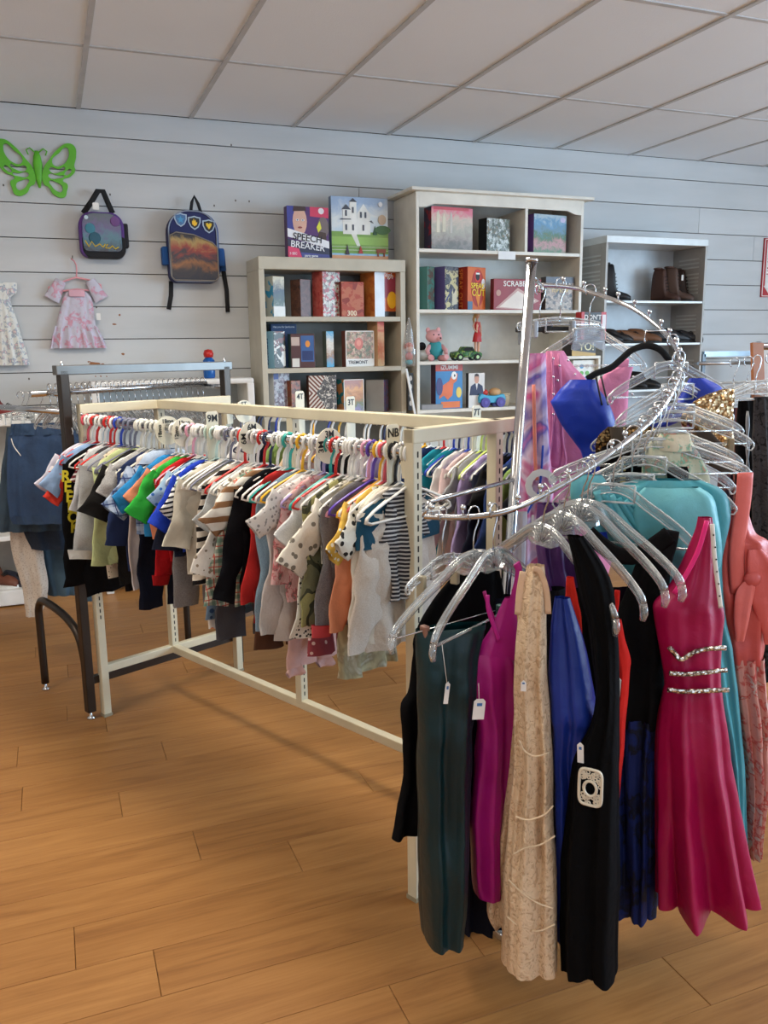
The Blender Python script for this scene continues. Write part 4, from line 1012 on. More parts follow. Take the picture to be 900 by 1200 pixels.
# metal bookcase, upper shelf
G1 = None
b = lambda *a, **k: game_box(*a, **k)
S0, S1_, S2 = z1[0], z1[1], z1[2]
b('puzzle_box', 'narrow puzzle box with blue ends at the left of the metal bookcase\'s top shelf', 320, 335, 323.5, S0, YF1, .09, A_(((220, 220, 214), (60, 80, 60), (40, 50, 70), (200, 190, 160)), .8, 'scene'), A_(((60, 150, 190), (190, 190, 180), (90, 110, 110)), .6), polys=[((232, 232, 228), P4(0, 0, 1, .26))], rot=0.35)
b('puzzle_box', 'dark brown puzzle box with carved picture on the metal bookcase\'s top shelf', 352, 366, 327, S0, YF1, .10, A_(((40, 26, 24), (110, 70, 60), (70, 44, 40)), 1.2), A_(((30, 18, 18), (120, 80, 60), (60, 40, 36)), .9), rot=0.4)
b('puzzle_box', 'tall white puzzle box covered in small red and green figures with a red spine', 378, 401, 318, S0, YF1, .12, A_(((236, 230, 222), (190, 50, 60), (80, 70, 60), (226, 220, 210), (90, 120, 80)), 1.5), A_(((196, 50, 52), (220, 120, 110), (180, 40, 44)), 1.), rot=0.3)
b('puzzle_box', 'square brick-red puzzle box marked 300', 400, 427, 330, S0, YF1, .07, A_(((140, 46, 34), (176, 74, 52), (190, 110, 80), (120, 40, 32)), .7), mat((120, 42, 34), .5), texts=[('300', .45, .10, .045, (236, 226, 200))], rot=0.05)
b('game_box', 'large orange game box with shiny wrap, at the right of the metal bookcase\'s top shelf', 439, 468, 315, S0, YF1, .16, mat((196, 90, 34), .18), A_(((204, 108, 44), (220, 140, 70), (190, 90, 40)), .8), polys=[((226, 232, 240), P4(0, 0, .44, 1)), ((150, 50, 70), [(.44, .40), (1, .5), (1, .85), (.44, .80)]), ((236, 176, 30), circ(.78, .36, .22, .18)), ((40, 30, 30), P4(.44, 0, 1, .12)), ((214, 96, 30), P4(.44, .84, 1, 1))], texts=[('high', .62, .88, .05, (240, 240, 240), -.2)], rot=0.28)
# metal bookcase, second shelf
b('game_box', 'large navy game box laid along the left of the second shelf', 318, 348, 379.5, S1_, YF1, .05, mat((54, 84, 130), .4), mat((54, 84, 130), .4), dy=.20, texts=[('Hey you for Jamboree', .5, .93, .016, (220, 226, 236))])
b('game_box', 'pale blue sequence game box with a spine of upright letters on the second shelf', 321, 336, 388, S1_, YF1, .14, A_(((120, 70, 60), (226, 224, 216), (60, 60, 50), (150, 60, 60)), .6), mat((150, 196, 220), .4), texts=[('sequence', .5, .45, .045, (36, 70, 120), 0, 2)], rot=0.38)
b('puzzle_box', 'brown and blue puzzle box with barcode, lying on its side on the second shelf', 341, 369, 391, S1_, YF1, .07, mat((84, 48, 46), .4), mat((60, 84, 80), .5), polys=[((60, 100, 160), P4(.42, .18, .96, .94)), ((40, 56, 110), P4(.46, .22, .92, .5)), ((230, 150, 60), circ(.7, .7, .10, .10)), ((200, 180, 170), P4(.02, .65, .36, .90)), ((230, 228, 220), P4(.04, .03, .34, .28))])
b('puzzle_box', 'slim blue-ended puzzle box standing alone in the middle of the second shelf', 382.5, 392, 388, S1_, YF1, .05, A_(((60, 150, 190), (160, 110, 60), (220, 210, 190), (60, 150, 190)), .8, 'scene'), mat((90, 100, 90), .5), rot=0.2)
b('puzzle_box', 'square white-bordered puzzle box with a big pink rose print', 405, 440, 387.5, S1_, YF1, .06, A_(((226, 214, 196), (180, 130, 110), (90, 110, 80), (220, 190, 160), (120, 90, 80)), 1.3), mat((120, 70, 60), .5), border=(236, 232, 224), polys=[((214, 120, 106), circ(.46, .64, .15, .17)), ((228, 150, 130), circ(.46, .66, .08, .09)), ((240, 240, 236), P4(.02, .02, .98, .22))], texts=[('TREMONT', .42, .12, .030, (50, 50, 56))], rot=0.12)
b('puzzle_box', 'tall orange and coral puzzle box at the right end of the second shelf', 442.5, 452, 375.5, S1_, YF1, .10, A_(((226, 190, 140), (204, 110, 60), (220, 170, 120), (210, 80, 60)), .9, 'scene'), mat((190, 150, 110), .5), rot=0.4)
# metal bookcase, third shelf
b('game_box', 'white game box with blue corner standing at the left of the third shelf', 321, 342, 436, S2, YF1, .15, A_(((60, 50, 60), (120, 100, 110), (190, 190, 196), (60, 60, 70)), 1.1), mat((206, 208, 212), .4), texts=[('hedbanz', .5, .42, .045, (60, 60, 66), 0, 2)], polys=[((44, 66, 140), P4(0, .84, .3, 1))], rot=0.38)
b('puzzle_box', 'copper-brown forest puzzle box on the third shelf', 341.5, 354, 446, S2, YF1, .09, A_(((70, 40, 26), (170, 90, 50), (60, 44, 30), (190, 130, 80)), 1.2), A_(((150, 74, 44), (120, 60, 40), (100, 110, 70)), .8), rot=0.38)
b('puzzle_box', 'puzzle box with brown and white herringbone pattern in the middle of the third shelf', 362, 394, 440, S2, YF1, .06, A_(((120, 66, 50), (226, 220, 210), (110, 110, 112), (50, 48, 50)), 1., 'chevron'), mat((90, 60, 50), .5), rot=-.03)
b('puzzle_box', 'sunset landscape puzzle box with teal spine on the third shelf', 403, 429, 444.5, S2, YF1, .09, A_(((150, 140, 180), (120, 130, 90), (196, 130, 70), (224, 160, 90), (180, 120, 100)), .8, 'scene'), A_(((40, 130, 140), (200, 140, 90), (190, 110, 60)), .5), border=(224, 220, 210), rot=0.25)
b('game_box', 'dark game box turned to show its grey side at the right of the third shelf', 450, 460, 445, S2, YF1, .13, A_(((40, 44, 60), (70, 80, 120), (120, 60, 80), (40, 44, 50)), .9), mat((150, 150, 148), .4), texts=[], rot=0.85)
# white bookcase
T0, T1, T2, T3 = z2[0], z2[1], z2[2], z2[3]
b('puzzle_box', 'large pink-sky castle garden puzzle box in the upper left of the white bookcase', 505.5, 556, 242.5, T0, YF2, .10, A_(((110, 106, 100), (160, 150, 140), (180, 176, 160), (216, 196, 180), (230, 120, 140)), .9, 'scene'), A_(((150, 40, 50), (60, 50, 70), (190, 60, 60)), .5), polys=[((216, 84, 96), P4(.06, .93, .9, 1)), ((222, 214, 190), [(.12, .4), (.2, .4), (.2, .8), (.16, .92), (.12, .8)]), ((222, 214, 190), [(.26, .42), (.34, .42), (.34, .74), (.30, .86), (.26, .74)]), ((206, 200, 190), [(.44, .4), (.5, .4), (.5, .8), (.47, .9), (.44, .8)])], rot=0.08)
b('puzzle_box', 'small black-spined waterfall puzzle box in the upper middle of the white bookcase', 570.5, 601, 255.5, T0, YF2, .09, A_(((90, 110, 70), (60, 70, 60), (220, 224, 220), (70, 84, 60), (150, 120, 90)), 1.2), mat((26, 34, 34), .4), texts=[], rot=0.2)
b('puzzle_box', 'mountain lake and pink flower puzzle box with purple spine, upper right compartment', 625.5, 667, 251, T0, YF2, .09, A_(((70, 110, 60), (190, 130, 130), (50, 100, 50), (90, 130, 150), (80, 140, 180), (170, 190, 200)), .9, 'scene'), mat((90, 50, 110), .4), polys=[((200, 190, 220), circ(.88, .88, .08, .07))], rot=0.12)
b('game_box', 'teal and brown adventure puzzle box at the far left of the white bookcase\'s second shelf', 501, 512, 312, T1, YF2, .12, A_(((150, 60, 50), (90, 70, 60), (60, 130, 120), (110, 90, 70)), .9), A_(((70, 120, 110), (100, 110, 100)), .4), rot=0.5)
b('game_box', 'grey-violet game box with winged figure beside the orange one', 521.5, 541, 312, T1, YF2, .13, A_(((90, 92, 100), (60, 62, 74), (200, 190, 140), (130, 130, 140)), .7), mat((96, 84, 140), .4), polys=[((206, 198, 170), [(.5, .1), (.9, .15), (.8, .5), (.62, .36), (.55, .5)]), ((70, 74, 120), [(.0, .2), (.5, .5), (.5, .46), (.04, .14)])], texts=[('GAUNT', .5, .86, .034, (220, 210, 170))], rot=0.35)
b('game_box', 'orange game box lettered Speak Out with an open red mouth', 548, 574, 312.5, T1, YF2, .13, mat((216, 106, 44), .4), mat((150, 40, 22), .4), texts=[('SPEAK', .55, .56, .05, (250, 220, 60)), ('OUT', .58, .40, .062, (250, 214, 50)), ('SPEAK OUT', .5, .5, .05, (226, 130, 60), 0, 2)], rot=0.35,
  polys=[((170, 44, 26), circ(.56, .52, .36, .44)), ((222, 60, 44), circ(.55, .80, .17, .15)), ((24, 14, 16), circ(.55, .79, .12, .10)), ((245, 245, 240), P4(.45, .83, .66, .87)), ((226, 130, 40), [(.42, .36), (.7, .36), (.6, .05)]), ((240, 240, 240), circ(.86, .62, .10, .12)), ((90, 120, 150), P4(0, 0, .26, .2))])
b('game_box', 'wide crimson Scrabble-lettered board game box lying on its long edge', 578.5, 634, 327, T1, YF2, .05, mat((150, 44, 52), .4), mat((110, 30, 36), .4), texts=[('SCRABBLE', .5, .84, .05, (240, 236, 230))], polys=[((200, 160, 150), [(.04, .06), (.5, .72), (.96, .3), (.6, .02)]), ((232, 220, 208), [(.12, .10), (.5, .62), (.88, .3), (.6, .04)]), ((196, 150, 130), circ(.10, .55, .05, .1))])
b('puzzle_box', 'group portrait puzzle box at the right end of the white bookcase\'s second shelf', 639.5, 672, 324.5, T1, YF2, .07, A_(((120, 110, 100), (50, 44, 44), (190, 170, 150), (90, 60, 50)), 1.2), mat((80, 74, 74), .4), texts=[('TOP ROW', .5, .58, .03, (226, 200, 140))], polys=[((90, 96, 108), P4(0, .82, 1, 1))])
YS = 4.98
su_z = aty(688, 417, YS).z; sx0 = aty(658, 420, YS).x; sx1 = aty(704, 420, YS).x
e = empty('small_white_shelf', ((sx0+sx1)/2, YS, 0)); tag(e, 'small white shelf unit in front of the tall bookcase and the locker', 'shelf'); w2 = (sx1-sx0)/2
MB().bbox(-w2, w2, 0, .2, su_z-.02, su_z, .002).build('top_panel', WM, e)
for s_ in (-1, 1): MB().bbox(min(s_*w2, s_*(w2-.018)), max(s_*w2, s_*(w2-.018)), 0, .2, 0, su_z-.0205, .002).build('side_panel', WM, e)
sdz = aty(688, 468, YS).z
for z in (sdz, sdz-.38, .1): MB().bbox(-w2+.0185, w2-.0185, .005, .19, z-.02, z, .002).build('shelf_board', WM, e)
MB().box(-w2+.0185, w2-.0185, .19, .198, .02, su_z-.021).build('back_panel', WM, e)
yo = game_box('game_box', 'black and yellow game box on the small white shelf, under the frosted hanger', 670, 698, 398, su_z, YS, .12, mat((44, 34, 28), .4), mat((40, 34, 34), .4), texts=[('YO!', .6, .55, .075, (230, 220, 170))], polys=[((190, 150, 60), [(0, 0), (1, 0), (1, .15), (0, .35)])], dy=.03)
yz = max(v.co.z for v in yo.data.vertices)+su_z
game_box('game_box', 'red and black party game box lettered Don\'t, stacked on the black and yellow one', 681, 710, 365.5, yz, YS, .07, mat((26, 22, 24), .4), mat((190, 40, 44), .4), dy=.04, texts=[("DON'T", .45, .80, .045, (232, 228, 224)), ('ROCK', .45, .54, .045, (232, 228, 224)), ('THE', .45, .28, .045, (232, 228, 224))], polys=[((190, 36, 44), P4(0, 0, .12, 1)), ((190, 36, 44), P4(.8, 0, 1, 1)), ((226, 220, 220), P4(.84, .4, .98, .9))])
game_box('game_box', 'white colour-dots game box with green and blue circles inside the small white shelf', 671, 697, 422, sdz, YS, .05, mat((226, 226, 218), .4), mat((200, 200, 190), .4), dy=.03, polys=[((c), circ(.14+.25*i, .84-.17*j, .09, .055)) for (i, j, c) in ((0, 0, (190, 186, 176)), (1, 0, (40, 130, 180)), (2, 0, (190, 180, 170)), (3, 0, (200, 196, 190)), (0, 1, (96, 170, 60)), (1, 1, (96, 170, 60)), (2, 1, (96, 170, 60)), (3, 1, (200, 190, 190)))]+[((60, 130, 190), P4(.2, .5, .8, .57))])
b('game_box', 'orange and blue game box with a long-beaked bird, on the white bookcase\'s fourth shelf', 510.5, 543, 426.5, T3, YF2, .07, mat((50, 130, 190), .4), mat((70, 40, 60), .4), texts=[('iZUMMI', .5, .92, .040, (226, 222, 220))], polys=[((176, 60, 40), P4(0, .84, 1, 1)), ((226, 110, 50), [(.12, .22), (.2, .5), (.5, .62), (.62, .80), (.82, .78), (.78, .62), (.66, .56), (.62, .3), (.44, .2), (.3, .3)]), ((240, 240, 236), circ(.68, .74, .10, .09)), ((30, 30, 34), circ(.70, .74, .03, .03)), ((240, 210, 90), circ(.86, .36, .10, .12)), ((60, 60, 120), circ(.14, .5, .12, .2)), ((230, 120, 50), P4(.2, .02, .9, .16))], rot=0.06)
b('game_box', 'white game box showing a man in a dark suit on the fourth shelf', 549, 568, 437, T3, YF2, .04, mat((228, 226, 222), .4), mat((40, 40, 44), .4), polys=[((36, 44, 80), [(.06, .36), (.94, .36), (.86, .62), (.62, .70), (.38, .70), (.14, .62)]), ((212, 160, 136), circ(.5, .82, .14, .13)), ((60, 40, 30), [(.36, .86), (.40, .90), (.60, .90), (.64, .86), (.62, .96), (.5, .985), (.38, .96)]), ((236, 236, 238), [(.43, .7), (.57, .7), (.5, .5)])])
b('photo_frame_box', 'black box with small white portraits at the left end of the fourth shelf', 478, 484.5, 437, T3, YF2, .03, mat((26, 26, 28), .4), mat((40, 40, 40), .4), dy=.0, polys=[((196, 190, 184), circ(.5, v, .26, .07)) for v in (.2, .42, .64, .86)])
MB_ = MB()
o = MB().bbox(0, .16, 0, .12, 0, .035, .004).build('tray', mat((150, 150, 152), .3), None, (aty(497, 470, YF2-.02).x, YF2-.02+.04, T3), 0); tag(o, 'grey plastic-wrapped tray at the front of the fourth shelf', 'tray')
# toys ---------------------------------------------------------------
PK = mat((226, 168, 170), .9); TL_ = mat((56, 152, 160), .8)
c = aty(510, 400, YF2+.10); e = empty('plush_toy', (c.x, c.y, T2), -.2); tag(e, 'pink plush animal in a teal jumper sitting on the white bookcase', 'soft toy')
MB().ball((0, 0, .075), .055, 16, (1, .8, 1.2)).build('jumper', TL_, e)
hd = MB().ball((-.012, -.01, .165), .052, 18, (1.1, .9, .85)).ball((.018, -.045, .15), .02, 12, (1, 1, .8)).build('head', PK, e)
for x in (-.05, .022): MB().ball((x, 0, .205), .016, 10, (1, .5, 1.3)).build('ear', PK, hd)
for x in (-.022, .012): MB().ball((x, -.052, .175), .0055, 8).build('eye', BLACK, hd)
MB().ball((.022, -.064, .152), .006, 8).build('nose', BLACK, hd)
for x in (-1, 1):
    MB().tube([(x*.04, -.01, .10), (x*.065, -.04, .07), (x*.06, -.06, .05)], [.016, .014, .013], 10).build('arm', PK, e)
    MB().tube([(x*.03, -.02, .02), (x*.05, -.08, .02), (x*.055, -.10, .03)], [.022, .020, .018], 10).build('leg', PK, e)
c = aty(486, 400, YF2+.12); e = empty('plush_toy', (aty(496, 400, YF2+.15).x, YF2+.15, T2)); tag(e, 'white fluffy toy with black patch half hidden left of the pink one', 'soft toy')
MB().ball((0, 0, .04), .045, 14, (1.2, 1, .85)).build('body', mat((220, 216, 208), .95), e); MB().ball((-.01, .0, .10), .028, 12).build('head', mat((30, 30, 34), .95), e)
# green toy car
c = aty(546, 400, YF2+.07); e = empty('toy_car', (c.x, c.y, T2)); tag(e, 'green camouflage toy car parked below the doll', 'toy car')
CG = F('camo', ((54, 110, 44), (28, 60, 30), (120, 150, 60)), 2., .3)
def carbody(L, Wd, prof, m, parent, nm='body'):
    mb = MB(); mb.prism(prof, -Wd/2, Wd/2); return mb.build(nm, m, parent, bevel=.004)
carbody(.20, .09, [(-.10, .022), (.10, .022), (.104, .045), (.09, .056), (.05, .062), (-.06, .066), (-.10, .058), (-.106, .04)], CG, e)
cb = carbody(.1, .076, [(-.05, .06), (.058, .06), (.034, .092), (-.026, .095)], CG, e, 'cabin')
MB().prism([(-.042, .064), (.05, .064), (.031, .088), (-.023, .09)], -.040, .040).build('window', mat((30, 34, 36), .1), cb)
for x in (-.066, .066):
    for y in (-.05, .03):
        w = MB(); w.tube([(x, y, .024), (x, y+.02, .024)], .024, 16); w = w.build('wheel', mat((22, 22, 22), .7), e)
        MB().tube([(x, y-.002, .024), (x, y+.0215, .024)], .012, 12).build('hubcap', mat((150, 170, 120), .3, .5), w)
# doll
c = aty(559, 400, YF2+.16); e = empty('doll', (c.x, c.y, T2), .1); tag(e, 'slim fashion doll in a short red dress standing behind the green car', 'doll')
SK = mat((222, 168, 140), .5); HR = mat((206, 160, 96), .6)
bod = MB()
for x in (-.012, .012): bod.tube([(x, 0, .0), (x, 0, .05), (x*1.1, 0, .12), (x, 0, .17)], [.006, .008, .010, .013], 10)
bod.tube([(0, 0, .165), (0, 0, .20), (0, 0, .235), (0, 0, .262), (0, 0, .275), (0, 0, .285)], [(.022, .014), (.014, .011), (.020, .013), (.016, .010), (.006, .006), (.006, .006)], 12)
bod.tube([(-.02, 0, .262), (-.034, -.002, .235), (-.03, -.016, .205), (-.012, -.022, .19)], [.006, .005, .0045, .005], 8)
bod.tube([(.02, 0, .262), (.03, 0, .225), (.034, 0, .185), (.034, 0, .165)], [.006, .005, .0045, .005], 8)
bod.ball((0, 0, .302), .0175, 14, (.85, .95, 1.1)); bod.build('body', SK, e)
mb = MB(); sheath(mb, [(.262, -.019, .019, .015, 0), (.235, -.022, .022, .017, 0), (.205, -.016, .016, .014, 0), (.175, -.026, .026, .019, .001), (.125, -.034, .034, .024, .003)], 24, 14, 2, 3)
mb.build('dress', mat((186, 24, 30), .5), e)
MB().ball((0, .005, .308), .021, 14, (1, .9, 1)).tube([(-.014, .01, .305), (-.022, .012, .28), (-.018, .014, .25)], [.01, .009, .004], 8).build('hair', HR, e)
fc = MB()
for x in (-.006, .006): fc.ball((x, -.0158, .304), .0018, 6)
fc.build('eye', BLACK, e); MB().ball((0, -.0165, .294), .0022, 6, (1.5, .6, .6)).build('mouth', mat((170, 40, 40), .5), e)
# blue toy train car
c = aty(574, 450, YF2+.06); e = empty('toy_car', (c.x, c.y, T3)); tag(e, 'chunky light blue toy car with violet wheels and small passengers', 'toy car')
carbody(.2, .09, [(-.10, .03), (.10, .03), (.105, .06), (.09, .09), (.02, .078), (-.04, .082), (-.09, .095), (-.105, .07)], mat((60, 170, 206), .3), e)
for x in (-.06, .06):
    for y in (-.058, .03):
        w = MB().tube([(x, y, .034), (x, y+.028, .034)], .034, 18).build('wheel', mat((74, 60, 150), .4), e)
        MB().tube([(x, y-.003, .034), (x, y+.030, .034)], .013, 12).build('hubcap', mat((96, 84, 180), .4), w)
MB().ball((-.045, 0, .10), .03, 12, (1, .9, .8)).build('passenger', mat((206, 60, 50), .5), e); MB().ball((.04, 0, .10), .042, 14, (1.1, .9, .75)).build('passenger', mat((214, 170, 120), .5), e)
c = aty(590, 455, YF2+.10); o = MB()
o.lathe([(.001, 0), (.035, 0), (.045, .05), (.047, .09), (.043, .09), (.04, .05), (.03, .006), (.001, .006)], 18)
for k in range(6): o.lathe([(.036+.002*k, .008+.014*k), (.041+.0018*k, .013+.014*k), (.037+.002*k, .018+.014*k)], 18)
tag(o.build('wicker_basket', mat((206, 190, 160), .8), None, (c.x, c.y, T3)), 'small pale woven basket right of the blue toy car', 'basket')
# doll in a clear bag hanging at the side of the white bookcase
c = aty(480, 372, YF2-.03); e = empty('bagged_doll', (c.x-.01, YF2-.04, c.z)); tag(e, 'small red-haired doll in a clear plastic bag hanging beside the white bookcase', 'doll')
MB().tube([(0, .0, .0), (0, 0, -.015)], .006, 8).build('hook_loop', clear(), e)
mb = MB(); sheath(mb, [(-.01, -.006, .006, .005, 0), (-.07, -.022, .022, .015, .002), (-.2, -.042, .042, .03, .004), (-.30, -.044, .044, .03, .003), (-.315, -.035, .035, .02, .0)], 24, 16, 3, 2)
mb.build('bag', clear(body=.10), e)
dd_ = MB().ball((0, 0, -.20), .026, 12).build('head', SK, e); MB().ball((0, .005, -.185), .030, 12, (1, .9, .9)).build('hair', mat((200, 90, 60), .7), e)
MB().ball((0, 0, -.25), .026, 12, (1, .8, 1.1)).build('body', mat((210, 120, 110), .7), e); MB().ball((0, 0, -.285), .026, 12, (1, .8, .7)).build('legs', mat((80, 170, 180), .7), e)
q0 = aty(476, 432, YF2-.05); q1 = aty(489, 500, YF2-.12)
o = MB().bar((0, 0, 0), q1-q0, .022, .006).build('white_strip', WHITE, None, q0); tag(o, 'thin white trim strip leaning between the two bookcases', 'trim strip')
# boots and shoes ------------------------------------------------------
def shoe(name, label, x, y, z, rz, L, H_, m, sole, boot=True, cat='boot', group=None, laces=True):
    e = empty(name, (x, y, z), rz); tag(e, label, cat, group)
    # x axis = toe direction
    rows = [(-.5, .02, .30, .36), (-.46, .02, .34, H_/L), (-.2, .02, .38, H_/L), (-.05, .02, .37, H_/L*.93), (.03, .02, .36, .42 if boot else .34), (.2, .02, .38, .30), (.38, .02, .36, .24), (.5, .02, .22, .16)]
    mb = MB(); mb.smooth = True; vs = []; n = 14
    rs = crm(rows, 18)
    for (x_, zb, w, zt) in rs:
        for j in range(n):
            a = 2*PI*j/n; zz = .5+.5*math.sin(a)
            vs.append((x_*L, w*L*.5*math.cos(a)*(1-.25*zz), (zb+(zt-zb)*zz)*L))
    fs = [(i*n+j, i*n+(j+1) % n, (i+1)*n+(j+1) % n, (i+1)*n+j) for i in range(len(rs)-1) for j in range(n)]
    mb.add(vs, fs+[tuple(range(n)), tuple(range((len(rs)-1)*n, len(rs)*n))[::-1]]); mb.build('upper', m, e)
    s = MB(); k = 20; out = []
    for i in range(k):
        a = 2*PI*i/k; out.append((L*.52*math.cos(a)*(1 if abs(math.cos(a)) < .9 else .99), L*.19*math.sin(a)*(1+.15*math.cos(a))))
    vs = [(a, b_, 0) for a, b_ in out]+[(a, b_, L*.07) for a, b_ in out]
    s.add(vs, [tuple(range(k))[::-1], tuple(range(k, 2*k))]+[(i, (i+1) % k, (i+1) % k+k, i+k) for i in range(k)]); s.build('sole', sole, e)
    if boot:
        c_ = MB(); c_.tube([(-.33*L+.13*L*math.cos(t_), .13*L*math.sin(t_), H_) for t_ in [2*PI*i/16 for i in range(16)]], L*.03, 8, closed=True); c_.build('collar', m, e)
    if laces:
        l = MB()
        for i in range(5 if boot else 3):
            xx = (.02-.0*i)*L+(.10*L if not boot else .04*L)-i*(.02*L if boot else -.03*L); zz = (.40*L+i*.11*L if boot else .33*L-i*.02*L)
            if zz > H_*.92: break
            l.tube([(xx, -.10*L, zz), (xx+.03*L, 0, zz+.02*L), (xx, .10*L, zz)], .0028, 6)
        l.build('laces', mat((30, 28, 26), .8), e)
    return e
BRN = mat((74, 46, 36), .6); BKL = mat((22, 22, 26), .45); TAN = mat((120, 78, 48), .6); SOLE = mat((26, 22, 20), .7)
U0, U1, U2 = z3[0], z3[1], z3[2]
X = lambda px, py=380: aty(px, py, YF3+.1).x
shoe('winter_boot', 'black winter boot with grey cuff and strap at the left of the locker\'s top shelf', X(721), YF3+.12, U0, -.4, .23, .27, BKL, SOLE)
shoe('winter_boot', 'black winter boot behind the strapped one, left of the locker\'s top shelf', X(723), YF3+.24, U0, -.35, .22, .28, mat((44, 44, 48), .6), SOLE)
shoe('hiking_boot', 'brown lace-up boot facing out, left one on the locker\'s top shelf', X(784), YF3+.15, U0, -1.1, .22, .25, BRN, SOLE)
shoe('hiking_boot', 'brown lace-up boot with a white tag, middle one on the locker\'s top shelf', X(796), YF3+.13, U0, -.9, .23, .26, mat((84, 62, 52), .6), SOLE)
shoe('hiking_boot', 'dark brown boot at the right of the locker\'s top shelf', X(809), YF3+.17, U0, -.8, .22, .25, mat((58, 40, 34), .6), SOLE)
o = MB().box(-.009, .009, -.001, .001, -.02, .02).build('price_tag', mat((210, 206, 196), .6), None, (X(788), YF3+.015, U0+.17)); tag(o, 'pale price tag hanging from the brown boots', 'price tag')
for i, (px, m_, l_) in enumerate(((712, BKL, 'black low shoe at the far left of the locker\'s second shelf'), (724, mat((34, 30, 30), .5), 'black low shoe left of the tan pair'), (741, TAN, 'tan suede shoe, left one of the pair on the second shelf'), (757, mat((110, 70, 42), .6), 'tan suede shoe, right one of the pair on the second shelf'), (779, BKL, 'black sneaker right of the tan pair'), (793, mat((26, 26, 30), .5), 'black sneaker, second from the right on the locker\'s second shelf'), (806, mat((38, 36, 38), .5), 'dark grey sneaker at the right end of the locker\'s second shelf'))):
    shoe('low_shoe', l_, X(px, 395), YF3+.12, U1, -.5+.15*(i % 3), .25, .10+.01*(i % 2), m_, SOLE, False, 'shoe')
for i, (px, l_) in enumerate(((742, 'black bootie on the locker\'s third shelf, seen under the velvet hanger'), (757, 'black bootie right of its twin on the locker\'s third shelf'))):
    shoe('low_shoe', l_, X(px, 440), YF3+.12, U2, -.8, .24, .13, BKL, SOLE, False, 'shoe')
# white low cabinet behind the dark rack, with the bottle
YC = 5.25; cz = aty(200, 445, YC).z; cx0 = aty(106, 450, YC).x; cx1 = aty(298, 450, YC).x
e = empty('white_cabinet', ((cx0+cx1)/2, YC, 0)); tag(e, 'low white open shelf unit with rounded top corners behind the dark rack', 'shelf')
w2 = (cx1-cx0)/2
MB().bbox(-w2, w2, 0, .32, cz-.035, cz, .012).build('top_panel', WHITE, e)
for s_ in (-1, 1): MB().bbox(min(s_*w2, s_*(w2-.045)), max(s_*w2, s_*(w2-.045)), 0, .32, 0, cz-.03, .006).build('side_panel', WHITE, e)
MB().box(-w2+.04, w2-.04, .31, .32, .05, cz-.03).build('back_panel', mat((190, 192, 192), .6), e)
for z in (.1, .45, .8, 1.12): MB().bbox(-w2+.045, w2-.045, .01, .31, z-.02, z, .002).build('shelf_board', WHITE, e)
c = aty(245.5, 440, YC+.1); e = empty('water_bottle', (c.x, c.y, cz)); tag(e, 'small blue bottle with a red cap on the low white unit', 'bottle')
MB().lathe([(.001, 0), (.030, 0), (.036, .008), (.037, .05), (.033, .065), (.037, .08), (.036, .11), (.022, .125), (.018, .135)], 20).build('body', mat((24, 92, 170), .25), e)
MB().lathe([(.020, .127), (.028, .13), (.032, .15), (.024, .172), (.001, .178)], 20).build('cap', mat((200, 40, 34), .3), e)
# shoe shelf at the far left
YL = 5.22; lx1 = aty(46, 600, YL).x; lx0 = lx1-1.0
e = empty('shoe_shelf', ((lx0+lx1)/2, YL, 0)); tag(e, 'white shoe shelf at the left edge behind the denim', 'shelf')
w2 = (lx1-lx0)/2
for s_ in (-1, 1): MB().bbox(min(s_*w2, s_*(w2-.03)), max(s_*w2, s_*(w2-.03)), .0, .32, 0, aty(10, 492, YL).z+.0, .006).build('side_panel', WHITE, e)
lz = []
for py, tk in ((492, .035), (560, .03), (628, .03), (692, .09)):
    z = aty(10, py, YL).z; lz.append(z); MB().bbox(-w2+.0, w2, -.01, .32, z-tk, z, .006).build('shelf_board', WHITE, e)
MB().box(-w2+.02, w2-.02, .30, .32, .05, lz[0]-.01).build('back_panel', mat((196, 196, 194), .6), e)
shoe('sneaker', 'maroon sneaker with white sole on the left shoe shelf\'s top', aty(2, 480, YL+.12).x, YL+.12, lz[0], -.1, .25, .13, mat((120, 36, 34), .6), WHITE, False, 'shoe')
shoe('sneaker', 'reddish brown sneaker on the lowest board of the left shoe shelf', aty(0, 680, YL+.12).x, YL+.12, lz[3], -.6, .24, .16, mat((110, 62, 44), .6), WHITE, False, 'shoe')
shoe('sandal', 'dark blue sandal right of the brown sneaker on the lowest board', aty(20, 680, YL+.12).x, YL+.12, lz[3], -.9, .20, .08, mat((40, 44, 60), .6), mat((60, 60, 70), .6), False, 'shoe')
